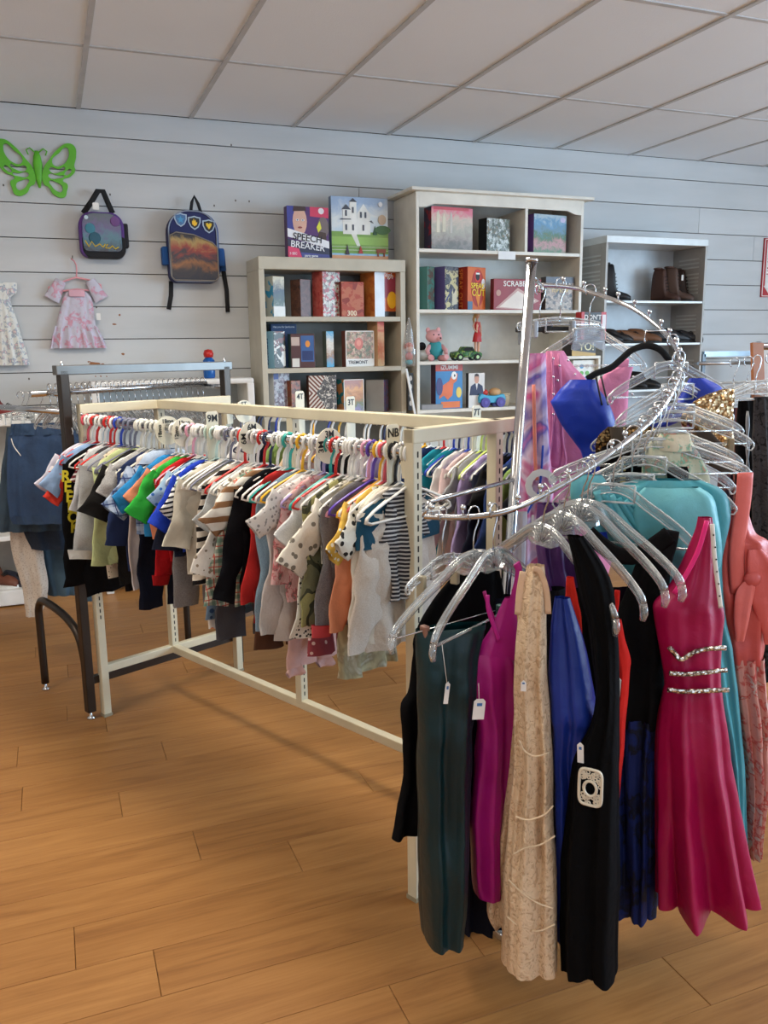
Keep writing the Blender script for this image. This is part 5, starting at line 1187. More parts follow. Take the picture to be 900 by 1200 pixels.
# ------------------------------------------------------------------ on the wall
def wall_at(px, py): return aty(px, py, Y1)
c = wall_at(44.5, 197); sc = (wall_at(91, 197).x-wall_at(-1, 197).x)/2; e = empty('butterfly_cutout', (c.x, Y1-.012, c.z)); tag(e, 'lime green wooden butterfly cutout on the upper left wall', 'wall decoration')
GR = mat((96, 186, 40), .45)
s = sc/46.
def wing(sg, e):
    P = lambda pts: [(sg*x*s, -(y)*s) for x, y in pts]
    outl = [(6, 2), (14, -10), (26, -24), (38, -31), (45, -28), (46, -16), (43, -4), (44, 0), (38, 8), (28, 14), (33, 18), (32, 26), (28, 34), (16, 31), (10, 22), (6, 20)]
    holes = [[(17, -9), (26, -19), (36, -26), (38, -22), (36, -12), (28, -4), (20, -3)], [(14, -1), (24, 0), (32, -2), (26, 4), (14, 4)], [(12, 7), (24, 8), (30, 8), (22, 12), (12, 11)], [(12, 15), (20, 16), (27, 21), (25, 28), (20, 27), (14, 21)], [(33, 2), (39, 0), (36, 6), (31, 7)]]
    cu = bpy.data.curves.new('wing', 'CURVE'); cu.dimensions = '2D'; cu.fill_mode = 'BOTH'; cu.extrude = .004; cu.bevel_depth = .001
    for k, o_ in enumerate([outl]+holes):
        sp = cu.splines.new('BEZIER'); pts = P(o_); sp.bezier_points.add(len(pts)-1); sp.use_cyclic_u = True
        for bp, (a, b_) in zip(sp.bezier_points, pts): bp.co = (a, b_, 0); bp.handle_left_type = bp.handle_right_type = 'AUTO'
    cu.materials.append(GR); o = bpy.data.objects.new('wing', cu); COL.objects.link(o); o.parent = e; o.rotation_euler = (PI/2, 0, 0)
wing(1, e); wing(-1, e)
MB().tube([(0, 0, -24*s), (0, 0, -14*s), (0, 0, 4*s), (0, 0, 14*s), (0, 0, 20*s)], [(.003, .006), (.008, .016), (.010, .026), (.009, .020), (.003, .008)], 12, flat=(0, 1, 0)).build('body', GR, e)
for sg in (-1, 1): MB().tube([(sg*2*s, 0, 18*s), (sg*8*s, 0, 23*s), (sg*12*s, 0, 20*s), (sg*10*s, 0, 15*s)], .004, 8).build('antenna', GR, e)
def spt(c, k=1.): return lambda px, py: (wall_at(px, py).x-c.x, wall_at(px, py).z-c.z)
def rrect(x0, x1, z0, z1, rt, rb, n=6):
    out = []
    for (cx, cz_, r, a0) in ((x1-rb, z0+rb, rb, -PI/2), (x1-rt, z1-rt, rt, 0), (x0+rt, z1-rt, rt, PI/2), (x0+rb, z0+rb, rb, PI)):
        for k in range(n+1): a = a0+k/n*PI/2; out.append((cx+r*math.cos(a), cz_+r*math.sin(a)))
    return out
# lunch bag
c = wall_at(118, 225); L_ = spt(c); e = empty('lunch_bag', (c.x, Y1-.03, c.z)); tag(e, 'small purple and black lunch bag with a night garden print, hung by its handle', 'bag')
x0, zt = L_(90, 250); x1, zb = L_(146, 304)
MB().prism(rrect(x0, x1, zb, zt, .08, .05), -.07, .02).build('body', mat((92, 58, 130), .8), e, bevel=.008)
MB().prism(rrect(x0+.012, x1+.004, zb-.004, zb+.12, .02, .05), -.072, .022).build('bottom_panel', mat((20, 20, 24), .8), e, bevel=.006)
xa, za = L_(94, 252); xb, zb2 = L_(142, 298)
fp = MB().prism(rrect(0, xb-xa, 0, za-zb2, .07, .03), -.003, .003).build('front_panel', A_(((20, 34, 56), (50, 110, 130), (70, 60, 120), (30, 60, 80)), .9, 'scene'), e, (xa, -.078, zb2), bevel=.002)
w = xb-xa; h = za-zb2
for (u, v_, r, col) in ((.12, .88, .012, (190, 210, 220)), (.2, .6, .03, (60, 130, 150)), (.86, .8, .03, (110, 70, 130)), (.3, .35, .035, (40, 90, 110))): MB().ball((u*w, -.003, v_*h), r, 10, (1, .08, 1)).build('print', mat(col, .6), fp)
MB().tube([(w*.05, -.004, h*.28), (w*.14, -.004, h*.12), (w*.22, -.004, h*.26), (w*.3, -.004, h*.13), (w*.42, -.004, h*.2), (w*.5, -.004, h*.12), (w*.56, -.004, h*.2)], .0035, 6).tube([(w*.62, -.004, h*.2), (w*.56, -.004, h*.1), (w*.68, -.004, h*.10), (w*.74, -.004, h*.16), (w*.82, -.004, h*.08), (w*.9, -.004, h*.13)], .0035, 6).build('script_print', mat((222, 190, 40), .5), fp)
a0 = L_(97, 252); a1 = L_(114, 228); a2 = L_(120, 228); a3 = L_(131, 252)
MB().tube([(a0[0], -.04, a0[1]), (a0[0]*.45+a1[0]*.55, -.04, a1[1]*.55+a0[1]*.45), (a1[0], -.03, a1[1]+.01), (a2[0], -.03, a2[1]+.01), (a3[0]*.5+a2[0]*.5, -.04, a3[1]*.5+a2[1]*.5), (a3[0], -.04, a3[1])], [(.004, .016)]*6, 8, flat=(0, 1, 0)).build('handle', mat((18, 18, 20), .8), e)
MB().bbox(x1-.01, x1+.025, -.06, .0, zb+.06, zb+.2, .008).build('side_pocket', mat((26, 24, 30), .8), e)
k = MB().prism(rrect(-.018, .018, -.02, .02, .008, .003), -.001, .001).build('price_tag', WHITE, e, (L_(111, 245)[0], -.085, L_(111, 245)[1]))
# backpack
c = wall_at(226, 238); L_ = spt(c); e = empty('backpack', (c.x, Y1-.05, c.z)); tag(e, 'navy child\'s backpack with three shield badges, hanging on the wall', 'backpack')
x0, zt = L_(192, 248); x1, zb = L_(254, 333)
NVB = mat((34, 42, 92), .75)
MB().prism(rrect(x0, x1, zb, zt, .13, .05, 8), -.06, .05).build('body', NVB, e, bevel=.015)
MB().prism(rrect(x0+.03, x1+.022, zb+.03, zt+.006, .12, .05, 8), .02, .052).build('back_section', mat((36, 66, 130), .75), e, bevel=.01)
MB().tube([(x, -.062, z) for x, z in rrect(x0+.006, x1-.006, zb+.006, zt-.006, .124, .045, 8)], .0045, 8, closed=True).build('piping', mat((140, 150, 168), .5), e)
p0 = L_(195, 275); p1 = L_(252, 331)
pk_out = [(p0[0], p1[1]+.02), (p0[0]+.02, p1[1]), (p1[0]-.02, p1[1]), (p1[0], p1[1]+.02), (p1[0], p0[1]-.085), (p1[0]-.03, p0[1]-.055), ((p0[0]+p1[0])/2, p0[1]-.012), (p0[0]+.04, p0[1]), (p0[0], p0[1]-.02)]
fpk = MB().prism(pk_out, -.085, -.055).build('front_pocket', art(((34, 32, 44), (60, 48, 46), (150, 96, 52), (44, 40, 50), (150, 56, 42), (170, 140, 80), (34, 32, 44)), .3, 'scene'), e, bevel=.006)
MB().tube([(x, -.086, z) for x, z in pk_out], .004, 8, closed=True).build('piping', mat((140, 130, 120), .5), fpk)
def shield(px, py, col, icol, kind):
    x, z = L_(px, py); q = .036
    sh = [(0, 1), (.5, .85), (.95, .8), (.95, .1), (.6, -.65), (0, -1.05), (-.6, -.65), (-.95, .1), (-.95, .8), (-.5, .85)]
    b_ = MB().prism([(a*q*1.12, d*q*1.12) for a, d in sh], -.004, 0).build('badge', mat((170, 190, 210), .4), e, (x, -.0605, z))
    MB().prism([(a*q*.9, d*q*.9) for a, d in sh], -.0055, -.004).build('badge_face', mat(col, .4), b_)
    if kind == 'star': o_ = [((.62 if i % 2 == 0 else .28)*q*math.sin(i*PI/5), (.62 if i % 2 == 0 else .28)*q*math.cos(i*PI/5)) for i in range(10)]
    elif kind == 'flame': o_ = [(a*q, d*q) for a, d in ((0, -.6), (.4, -.3), (.45, .15), (.25, 0), (.2, .5), (0, .25), (-.1, .7), (-.25, .2), (-.4, .35), (-.42, -.25))]
    else: o_ = [(a*q, d*q) for a, d in ((0, -.55), (.45, .1), (.5, .45), (.15, .5), (0, .3), (-.15, .5), (-.5, .45), (-.45, .1))]
    MB().prism(o_, -.007, -.0055).build('badge_symbol', mat(icol, .4), b_)
shield(208.5, 260.5, (60, 110, 160), (60, 150, 200), 'star'); shield(224.5, 264, (26, 26, 30), (240, 190, 30), 'flame'); shield(241, 268, (26, 26, 30), (240, 200, 40), 'leaf')
hz = L_(226, 234)
MB().tube([(-.03, -.03, zt-.01), (-.018, -.02, zt+.05), (0, -.01, hz[1]+.01), (.02, -.02, zt+.045), (.035, -.03, zt-.015)], [(.004, .010)]*5, 8, flat=(0, 1, 0)).build('handle', mat((24, 24, 28), .8), e)
for (a, b_) in (((200, 330), (197, 363)), ((261, 316), (266, 366))):
    q = L_(*a); r = L_(*b_); MB().tube([(q[0], .03, q[1]), ((q[0]+r[0])/2+.006, .02, (q[1]+r[1])/2), (r[0], .02, r[1])], [(.003, .014)]*3, 8, flat=(0, 1, 0)).build('strap', mat((22, 22, 26), .8), e)
q = L_(258, 295); r = L_(261, 318); MB().tube([(q[0], .02, q[1]), (r[0], .03, r[1])], [(.01, .022), (.008, .02)], 8, flat=(0, 1, 0)).build('strap', mat((34, 80, 140), .8), e)
for (px, py) in ((192, 300), (257, 302)):
    q = L_(px, py); MB().bbox(q[0]-.02, q[0]+.02, -.03, .04, q[1]-.06, q[1]+.05, .01).build('side_pocket', mat((30, 84, 150), .8), e)
# little dresses on the wall
def wall_garment(name, anchor, rows, m, label, cat, folds, fold, yoff=-.03, nseg=64):
    P = wall_at(*anchor); P.y = Y1-.035; mb = MB()
    rr = []
    for r in rows:
        d0 = aty(r[1], r[0], P.y); d1 = aty(r[2], r[0], P.y); rr.append(((d0.z+d1.z)/2-P.z, d0.x-P.x, d1.x-P.x, r[3], r[4] if len(r) > 4 else fold))
    sheath(mb, rr, nseg, 34, folds, 4); return cloth(name, mb, m, P, 0, label, cat)
FLR = F('floral', ((204, 200, 214), (206, 170, 190), (214, 150, 166)), .45)
g = wall_garment('baby_dress', (90, 305), [(342, 78, 101, .008, .001), (350, 74, 107, .012, .002), (365, 70, 110, .014, .003), (384, 65, 112, .016, .004)], FLR, 'lilac and pink floral baby dress with a ruffled hem on the wall', 'dress', 4, .004)
g2 = MB(); P = g.location
rr = []
for r in [(382, 64, 113, .018, .006), (395, 61, 120, .024, .010), (408, 58, 125, .028, .012)]:
    d0 = aty(r[1], r[0], P.y); d1 = aty(r[2], r[0], P.y); rr.append(((d0.z+d1.z)/2-P.z, d0.x-P.x, d1.x-P.x, r[3], r[4]))
sheath(g2, rr, 96, 12, 7, 2); g2.build('ruffle', FLR, g)
for (cx, sg) in ((70, -1), (108, 1)):
    q = aty(cx, 339, P.y); mb = MB(); x = q.x-P.x; z = q.z-P.z
    limb(mb, (x+sg*-.01, 0, z+.05), (x+sg*.05, 0, z-.06), .03, .045, .018, n=8, am=.005); mb.build('frill_sleeve', FLR, g)
tag_px_ = None
q = aty(115.5, 371, P.y-.03); mb = MB().prism(rrect(-.012, .012, -.02, .02, .004, .002), -.001, .001).build('price_tag', WHITE, g, q-P)
MB().bbox(-.04, .05, -.03, -.02, -.005, .035, .004).build('bow', mat((226, 176, 190), .8), g, aty(89, 347, P.y)-P)
e = empty('hanger', wall_at(86, 306)); e.location.y = Y1-.03; tag(e, 'pink plastic hanger holding the floral baby dress on the wall', 'hanger')
S = e.location
def wl(px, py): q = aty(px, py, S.y)-S; return (q.x, 0, q.z)
MB().tube([wl(83, 303), wl(87, 306), wl(89.5, 311), wl(90, 318), wl(89.5, 325)], [(.004, .004)]*5, 8).build('hook', mat((226, 150, 158), .4), e)
MB().tube([wl(89, 325), wl(80, 328), wl(68, 332), wl(57, 337), wl(58, 342), wl(66, 342), wl(90, 339), wl(112, 341), wl(119, 340), wl(118, 334), wl(104, 328)], .0055, 8, closed=True).build('shoulders', mat((232, 160, 168), .4), e)
MB().tube([(wl(85, 302)[0], .03, wl(85, 302)[2]), (wl(85, 302)[0], -.01, wl(85, 302)[2]+.01)], .003, 6).build('nail', mat((90, 80, 70), .5, .5), e)
g = wall_garment('white_dress', (5, 330), [(331, -12, 20, .012, .001), (343, -14, 19, .02, .003), (352, -8, 12, .016, .002), (380, -12, 21, .024, .006), (428, -18, 35, .036, .012)], F('floral', ((226, 226, 220), (150, 170, 186), (222, 190, 190)), .7), 'white cotton sundress with faint floral sprigs at the left edge of the wall', 'dress', 5, .006)
# red sign at the right edge
c = wall_at(897, 314); e = empty('red_sign', (c.x+.05, Y1-.008, c.z), 0); tag(e, 'red and white vertical sign at the right edge of the wall', 'sign')
hh = (wall_at(897, 280).z-wall_at(897, 349).z)/2
MB().box(-.09, .09, -.004, .006, -hh, hh).build('panel', mat((176, 34, 44), .4), e); mb = MB()
for (a0, a1, c0, c1) in ((-.084, .084, -hh+.006, -hh+.012), (-.084, .084, hh-.012, hh-.006), (-.084, -.078, -hh+.006, hh-.006), (.078, .084, -hh+.006, hh-.006)): mb.box(a0, a1, -.006, -.004, c0, c1)
mb.build('border', WHITE, e)
MB().prism([(-.058, hh-.02), (.058, hh-.02), (.058, -hh+.09), (.07, -hh+.09), (0, -hh+.015), (-.07, -hh+.09), (-.058, -hh+.09)], -.0065, -.004).build('arrow', WHITE, e)
mb = MB(); r2 = random.Random(3)
for i in range(11):
    z = hh-.06-i*(2*hh-.2)/11
    for x_ in (-.04, -.02, .0, .02, .04):
        if r2.random() < .6: mb.box(x_-.006, x_+.006, -.0072, -.0065, z-r2.uniform(.004, .011), z)
tag(mb.build('small_print', mat((170, 60, 70), .5), e), kind='stuff')

# ------------------------------------------------------------------ CHROME SPIRAL RACK
SPP = [(634,334,2.34),(664,336,2.34),(690,342,2.33),(735,358,2.27),(770,382,2.18),(790,405,2.07),(797,430,1.97),(790,455,1.89),(770,485,1.82),(747,507,1.78),(700,542,1.72),(655,570,1.69),(600,597,1.67),(550,606,1.68),(497,605,1.70)]
SPW = [at(*p) for p in SPP]
sp_pts = [Vector(q) for q in crm([tuple(p) for p in SPW], 90)]
sp = empty('spiral_rack', (at(598, 640, 2.0).x, at(598, 640, 2.0).y, 0)); tag(sp, 'chrome spiral garment rack with a descending ball-studded rail', 'clothes rack')
O0 = sp.location.copy()
pt_top = aty(623, 305, O0.y); pt_mid = at(598, 640, 2.0); dirp = (pt_top-pt_mid).normalized(); base = pt_mid-dirp*(pt_mid.z/dirp.z)
MB().tube([base-O0+Vector((0, 0, .02)), pt_top-O0], .0118, 20).build('pole', chrome(), sp)
MB().tube([pt_top-O0-dirp*.004, pt_top-O0+dirp*.004], .0145, 20).build('end_cap', chrome(), sp)
for k in range(4):
    a = k*PI/2+.2; MB().bar(base-O0+Vector((0, 0, .02)), base-O0+Vector((.09*math.cos(a), .09*math.sin(a), .02)), .03, .022).build('foot', chrome(), sp, bevel=.004)
rail = MB().tube([p-O0 for p in sp_pts], .0062, 12).build('spiral_rail', chrome(), sp)
# evenly spaced ball studs
acc = 0; last = sp_pts[0]; stud = None
STUDS = []
for p, q in zip(sp_pts[:-1], sp_pts[1:]):
    d = (q-p).length; n0 = acc; acc += d
    if int(acc/.058) > int(n0/.058):
        STUDS.append(p.lerp(q, .5))
for s_ in STUDS:
    if stud is None:
        stud = MB().tube([(0, 0, .004), (0, 0, .016)], .0022, 8).ball((0, 0, .020), .0062, 12).build('ball_stud', chrome(), rail); o = stud
    else: o = stud.copy(); COL.objects.link(o)
    o.location = s_-O0
def pole_at(z): return base+dirp*((z-base.z)/dirp.z)
q = at(503, 588, 1.70); MB().tube([q-O0, pole_at(q.z)-O0], .0048, 10).build('support_arm', chrome(), sp)
MB().tube([q-O0, sp_pts[-1]-O0+Vector((0, 0, .0))], .0048, 8).build('arm_link', chrome(), sp)
MB().tube([sp_pts[0]-O0, pole_at(sp_pts[0].z-.01)-O0], .0055, 10).build('support_arm', chrome(), sp)
MB().tube([sp_pts[0]-O0, sp_pts[0]-O0+Vector((0, 0, -.02))], .0085, 10).build('rail_end', chrome(), sp)
def on_rail(px, py):
    best = None
    for p in sp_pts:
        d = p-EYE; x = 450+F_PX*d.dot(RT)/d.dot(FW); y = 600-F_PX*d.dot(UP)/d.dot(FW)
        e_ = (x-px)**2+(y-py)**2
        if best is None or e_ < best[0]: best = (e_, p)
    return best[1]+Vector((0, 0, .0062))
def yaw(a): return -YAW+math.radians(a)
# ---- clear hangers that carry the dresses (hook on the rail)
CH = crystal_hanger
CH('clip_hanger', on_rail(522, 605), yaw(55), 'grey-tinted clip hanger at the lower left end of the chrome rail', W=.13, drop=.03, hook=.085, thin=True, clips=((.05, (176, 166, 140)), (-.08, (176, 166, 140))))
CH('crystal_hanger', on_rail(556, 605), yaw(38), 'heavy clear hanger with fan-shaped crest carrying the dark teal dress', W=.21, drop=.125, hook=.085, bar='wire', clips=((-.13, (150, 110, 96)), (.08, (60, 90, 90))))
CH('crystal_hanger', on_rail(582, 602), yaw(52), 'heavy clear hanger of the magenta dress, second from the rail\'s left end', W=.21, drop=.13, hook=.085)
CH('crystal_hanger', on_rail(634, 580), yaw(-62), 'heavy clear hanger inside the cream lace dress', W=.21, drop=.13, hook=.075, bar=False)
CH('crystal_hanger', on_rail(660, 568), yaw(-58), 'heavy clear hanger just right of the cream lace dress', W=.21, drop=.13, hook=.075, bar=False)
CH('crystal_hanger', on_rail(688, 552), yaw(-46), 'heavy clear hanger above the red strapped dress', W=.21, drop=.13, hook=.08, bar=False)
CH('crystal_hanger', on_rail(682, 556), yaw(-52), 'heavy clear hanger tight behind the one above the red dress', W=.20, drop=.13, hook=.08, bar=False)
CH('clear_hanger', on_rail(722, 527), yaw(-30), 'thin clear hanger carrying the black halter dress', W=.20, drop=.12, hook=.075, thin=True)
CH('clear_hanger', on_rail(745, 509), yaw(-12), 'thin clear hanger carrying the bright fuchsia satin dress', W=.20, drop=.11, hook=.085, thin=True, clips=((.07, (120, 124, 122)),))
CH('clear_hanger', on_rail(757, 498), yaw(-16), 'thin clear hanger with clip carrying the pleated turquoise dress', W=.21, drop=.10, hook=.07, thin=True, clips=((-.15, (170, 168, 160)),))
CH('clear_hanger', on_rail(774, 480), yaw(8), 'thin clear hanger carrying the coral dress', W=.21, drop=.09, hook=.085, thin=True)
CH('clear_hanger', on_rail(783, 467), yaw(5), 'thin clear hanger carrying the mint floral halter top', W=.20, drop=.07, hook=.075, thin=True)
CH('clear_hanger', on_rail(790, 452), yaw(-4), 'thin clear hanger carrying the gold sequin top', W=.20, drop=.07, hook=.06, thin=True, clips=((-.12, (96, 84, 72)), (.13, (140, 122, 92))))
CH('clear_hanger', on_rail(793, 444), yaw(10), 'thin clear hanger carrying the royal blue satin top behind the sequins', W=.19, drop=.06, hook=.06, thin=True)
CH('clear_hanger', on_rail(795, 420), yaw(20), 'empty thin clear hanger with grey centre at the rail\'s right bend', W=.19, drop=.08, hook=.06, thin=True)
CH('clear_hanger', on_rail(788, 402), yaw(14), 'empty thin clear hanger hooked highest on the right bend of the rail', W=.19, drop=.08, hook=.05, thin=True)
CH('clear_hanger', on_rail(766, 488), yaw(4), 'clear hanger with long arm reaching left over the blue bodice', W=.25, drop=.075, hook=.05, thin=True)
CH('frosted_hanger', on_rail(690, 342), yaw(8), 'wide frosted clear hanger holding the pink buttoned vest', W=.19, drop=.10, hook=.10, thin=True)
P = on_rail(690, 342); e = [o for o in COL.objects if o.get('label', '').startswith('wide frosted')][0]
MB().prism([(-.05, -.16), (-.04, -.105), (-.032, -.10), (.032, -.10), (.04, -.105), (.05, -.16), (.04, -.165), (.0, -.145), (-.04, -.165)], -.004, .004).build('centre_plate', clear((206, 218, 228), .28), e)
CH('clear_hanger', on_rail(655, 335), yaw(20), 'clear clip hanger with small metal clips near the top of the pole', W=.13, drop=.015, hook=.09, thin=True, clips=((-.08, (150, 152, 156)), (.04, (150, 152, 156))))
e = empty('hanger', at(633, 340, 2.36), yaw(10)); tag(e, 'black clip hanger near the top of the chrome pole', 'hanger')
h = MB(); wire_hook(h, .09); h.build('hook', chrome(), e)
MB().bbox(-.07, .12, -.006, .006, -.115, -.10, .003).ball((.02, 0, -.10), .02, 12, (1, .5, 1)).build('bar', BLACK, e)
for x in (-.05, .10): MB().bbox(x-.01, x+.01, -.01, .01, -.15, -.10, .003).build('clip', mat((140, 142, 146), .2, .8), e)
# black velvet hanger
P = on_rail(775, 386); P = at(782, 386, P.dot(FW)-0) if 0 else P
P = at(780, 390, 2.12); e = empty('velvet_hanger', P, yaw(4)); tag(e, 'black velvet hanger with royal blue off-shoulder dress', 'hanger')
rz = yaw(4); Q = lambda px, py: (px_local(px, py, P, rz)[0], 0, px_local(px, py, P, rz)[1])
MB().tube([(0, 0, .006), Q(757, 388), Q(755, 398), Q(757, 408)], .002, 6).build('hook', chrome(), e)
vc = [Q(688, 444), Q(700, 437), Q(716, 431), Q(729, 420), Q(741, 410), Q(758, 405), Q(774, 410), Q(787, 424), Q(806, 430), Q(826, 444)]
MB().tube(crm(vc, 30), [(.004, .0085)]*30, 10, flat=(0, 1, 0)).build('shoulders', mat((12, 12, 14), .95), e)

# ---- long dresses, left to right
SAT = lambda a, b_: F('satin', (a, b_)); 
k = garment_px('jumpsuit', (545, 700, 1.80), 22, [(672, 530, 585, .01, .002), (700, 505, 590, .016, .003), (738, 484, 594, .02, .004), (760, 483, 580, .025, .005), (800, 478, 575, .03, .006), (820, 469, 570, .035, .006), (860, 471, 565, .03, .006), (900, 470, 560, .03, .008), (935, 462, 556, .035, .01), (966, 457, 556, .04, .012)], F('plain', ((13, 13, 15),)), 'black flared garment hanging at the far left of the spiral rack, behind the teal dress', 'dress', 3, 4)
k = garment_px('navy_dress', (560, 760, 1.84), 18, [(700, 548, 600, .012, .002), (760, 545, 600, .03, .004), (900, 545, 600, .04, .008), (1078, 538, 596, .05, .012)], F('plain', ((20, 22, 34),)), 'very dark long dress between the teal and magenta dresses', 'dress', 3, 8)
k = garment_px('evening_dress', (530, 740, 1.66), 14, [(737, 488, 568, .018, .001), (748, 488, 566, .026, .003), (775, 489, 560, .034, .004), (830, 490, 556, .036, .005), (880, 490, 553, .036, .006), (950, 490, 551, .040, .008), (1030, 492, 545, .060, .004), (1094, 496, 539, .064, .003)], SAT((0, 32, 38), (2, 44, 50)), 'dark teal satin strapless long dress with a white price tag', 'dress', 2.4, 11, fold=.006, pleat=.10, npl=4, n=50, nseg=96)
part_px('neckline', k, [(734, 488, 569, .021), (741, 488, 568, .024)], SAT((4, 44, 48), (8, 56, 60)), 2.4, 11, .001, 6, 48)
tag_px(k, 514, 800, w=.009, h=.045, yoff=-.052, ang=.12, string=(510, 745)); tag_px(k, 549, 817, w=.024, h=.042, yoff=-.060, ang=.10, string=(551, 790))
mg = garment_px('party_dress', (585, 760, 1.70), 20, [(764, 556, 600, .014, .001), (778, 551, 606, .024, .003), (800, 552, 606, .028, .004), (850, 560, 604, .03, .005), (900, 558, 604, .032, .006), (960, 555, 604, .034, .008), (1020, 556, 602, .034, .009), (1044, 558, 600, .040, .004)], SAT((150, 14, 108), (168, 22, 122)), 'magenta satin dress with thin spaghetti straps', 'dress', 2.2, 21, fold=.006, pleat=.09, npl=4, n=50, nseg=96)
part_px('bodice', mg, [(700, 592, 606, .006, 0), (730, 580, 607, .012, .001), (752, 565, 607, .016, .002), (772, 556, 606, .02, .002)], SAT((168, 26, 124), (186, 34, 138)), 1.5, 3, .002, 12, 32)
strap_px('strap', mg, [(567, 695), (568, 712), (574, 730), (580, 748)], .0045, SAT((168, 26, 124), (186, 34, 138)), -.016); strap_px('strap', mg, [(569, 694), (576, 716), (586, 740)], .004, SAT((150, 20, 108), (168, 28, 120)), .006)
strap_px('strap', mg, [(605, 660), (608, 668), (606, 684), (600, 706)], .008, SAT((168, 26, 124), (186, 34, 138)), .0)
LACE = F('lace', ((228, 202, 170), (196, 166, 134)), 2.4, .85)
cr = garment_px('lace_dress', (628, 700, 1.60), -14, [(662, 618, 638, .012, .002), (690, 612, 640, .020, .003), (740, 606, 640, .030, .004), (800, 602, 642, .034, .006), (850, 604, 646, .036, .008), (900, 602, 648, .042, .010), (960, 598, 650, .046, .012), (1030, 592, 653, .062, .006), (1122, 590, 654, .072, .004)], LACE, 'cream lace long dress with scalloped hem', 'dress', 2.6, 31, pleat=.14, npl=5, n=56, nseg=112, hem=.006)
bk_ = part_px('back_panel', cr, [(780, 604, 636, .01), (900, 596, 630, .02), (1000, 582, 625, .03), (1080, 567, 615, .03), (1104, 576, 606, .024)], LACE, 2, 6, .01, 24, 40, .05)
strap_px('strap', cr, [(626, 664), (634, 668), (641, 690), (643, 716)], .006, F('plain', ((214, 180, 150),)), -.018, .0012); strap_px('strap', cr, [(614, 666), (610, 690), (608, 716)], .006, F('plain', ((214, 180, 150),)), -.024, .0012)
for pts in ([(608, 936), (622, 940), (640, 934), (650, 924)], [(604, 980), (618, 972), (636, 968), (652, 958)], [(600, 1008), (614, 1022), (632, 1034), (650, 1040)], [(598, 1050), (614, 1062), (634, 1066), (652, 1058)], [(612, 850), (618, 862), (630, 868), (645, 864)]):
    strap_px('scalloped_trim', cr, pts, .0016, F('plain', ((226, 204, 174),)), -.066, .002)
tag_px(cr, 616, 792, w=.010, h=.022, yoff=-.050)
RB = SAT((22, 44, 130), (28, 54, 150))
k = garment_px('long_dress', (668, 780, 1.64), -22, [(700, 650, 668, .01, .002), (745, 644, 682, .02, .003), (780, 643, 690, .028, .003), (815, 644, 697, .036, .003), (838, 645, 701, .038, .003), (852, 647, 694, .032, .004), (880, 648, 688, .03, .005), (940, 650, 688, .034, .008), (1020, 652, 684, .040, .006), (1095, 652, 684, .042, .006)], RB, 'royal blue satin long dress right of the cream lace one', 'dress', 2.2, 41, pleat=.12, npl=4, nseg=96)
BKC = F('plain', ((11, 11, 13),)); BK2 = F('plain', ((17, 16, 17),))
k = garment_px('long_dress', (690, 800, 1.60), -30, [(628, 664, 684, .010, .002), (680, 676, 716, .018, .003), (740, 690, 724, .022, .003), (800, 698, 724, .024, .004), (845, 694, 723, .026, .004), (875, 680, 723, .032, .005), (910, 670, 723, .038, .006), (1000, 660, 724, .048, .006), (1090, 658, 722, .055, .006), (1136, 660, 721, .056, .006)], BKC, 'black long dress with a square white filigree buckle', 'dress', 2.6, 51, pleat=.14, npl=5, nseg=96, hem=.014)
P = k.location; rzk = k.rotation_euler.z
x, z = px_local(702, 907, P, rzk); bo = empty('buckle', (x, -.058, z)); bo.parent = k; k_s = mat((222, 214, 196), .35, .1)
mb = MB(); ww, hh_ = .0215, .036
mb.tube([(ww*math.copysign(abs(math.cos(a))**.4, math.cos(a)), 0, hh_*math.copysign(abs(math.sin(a))**.4, math.sin(a))) for a in [2*PI*i/28 for i in range(28)]], .003, 6, closed=True)
mb.tube([(.012*math.cos(2*PI*i/20), -.001, -.002+.015*math.sin(2*PI*i/20)) for i in range(20)], .003, 6, closed=True)
for i in range(60):
    a = R_.uniform(0, 2*PI); r0 = R_.uniform(.55, 1.)
    cx_, cz_ = ww*.95*math.copysign(abs(math.cos(a))**.5, math.cos(a))*r0, hh_*.95*math.copysign(abs(math.sin(a))**.5, math.sin(a))*r0
    if abs(cx_) < .013 and abs(cz_+.002) < .017: continue
    mb.tube([(cx_+.0034*math.cos(t_), 0, cz_+.0034*math.sin(t_)) for t_ in [2*PI*j/8 for j in range(8)]], .0012, 5, closed=True)
mb.build('filigree', k_s, bo)
tag_px(k, 689, 870, w=.012, h=.040, yoff=-.048, ang=-.05)
rd = garment_px('red_dress', (722, 790, 1.68), -20, [(725, 708, 728, .008, .001), (745, 708, 732, .014, .002), (770, 712, 738, .018, .002), (790, 718, 736, .02, .003), (840, 716, 734, .02, .004), (900, 714, 728, .02, .005), (960, 716, 724, .02, .005)], F('plain', ((206, 34, 26),)), 'bright red strapped dress squeezed between the two black ones', 'dress', 1.6, 61)
for pts in ([(712, 672), (708, 700), (712, 730)], [(724, 690), (722, 712), (716, 732)]): strap_px('strap', rd, pts, .005, F('plain', ((206, 34, 26),)), -.01)
tag_px(rd, 723, 788, w=.026, h=.040, yoff=-.075, ang=.04)
rd2 = garment_px('red_dress', (668, 720, 1.72), -40, [(676, 664, 672, .006, .001), (700, 662, 676, .01, .002), (740, 660, 682, .012, .002), (760, 664, 676, .012, .002)], F('plain', ((206, 40, 26),)), 'scarlet top edge showing behind the clear hangers right of the lace dress', 'dress', 1.4, 62)
bh = garment_px('halter_dress', (750, 760, 1.78), -22, [(640, 752, 790, .010, .001), (662, 744, 788, .02, .003), (690, 734, 784, .028, .004), (730, 722, 782, .03, .004), (790, 722, 778, .03, .005), (840, 722, 777, .032, .006), (848, 724, 776, .032, .006)], F('plain', ((15, 15, 17),)), 'black halter top dress with a navy flocked skirt', 'dress', 2, 71, fold=.005)
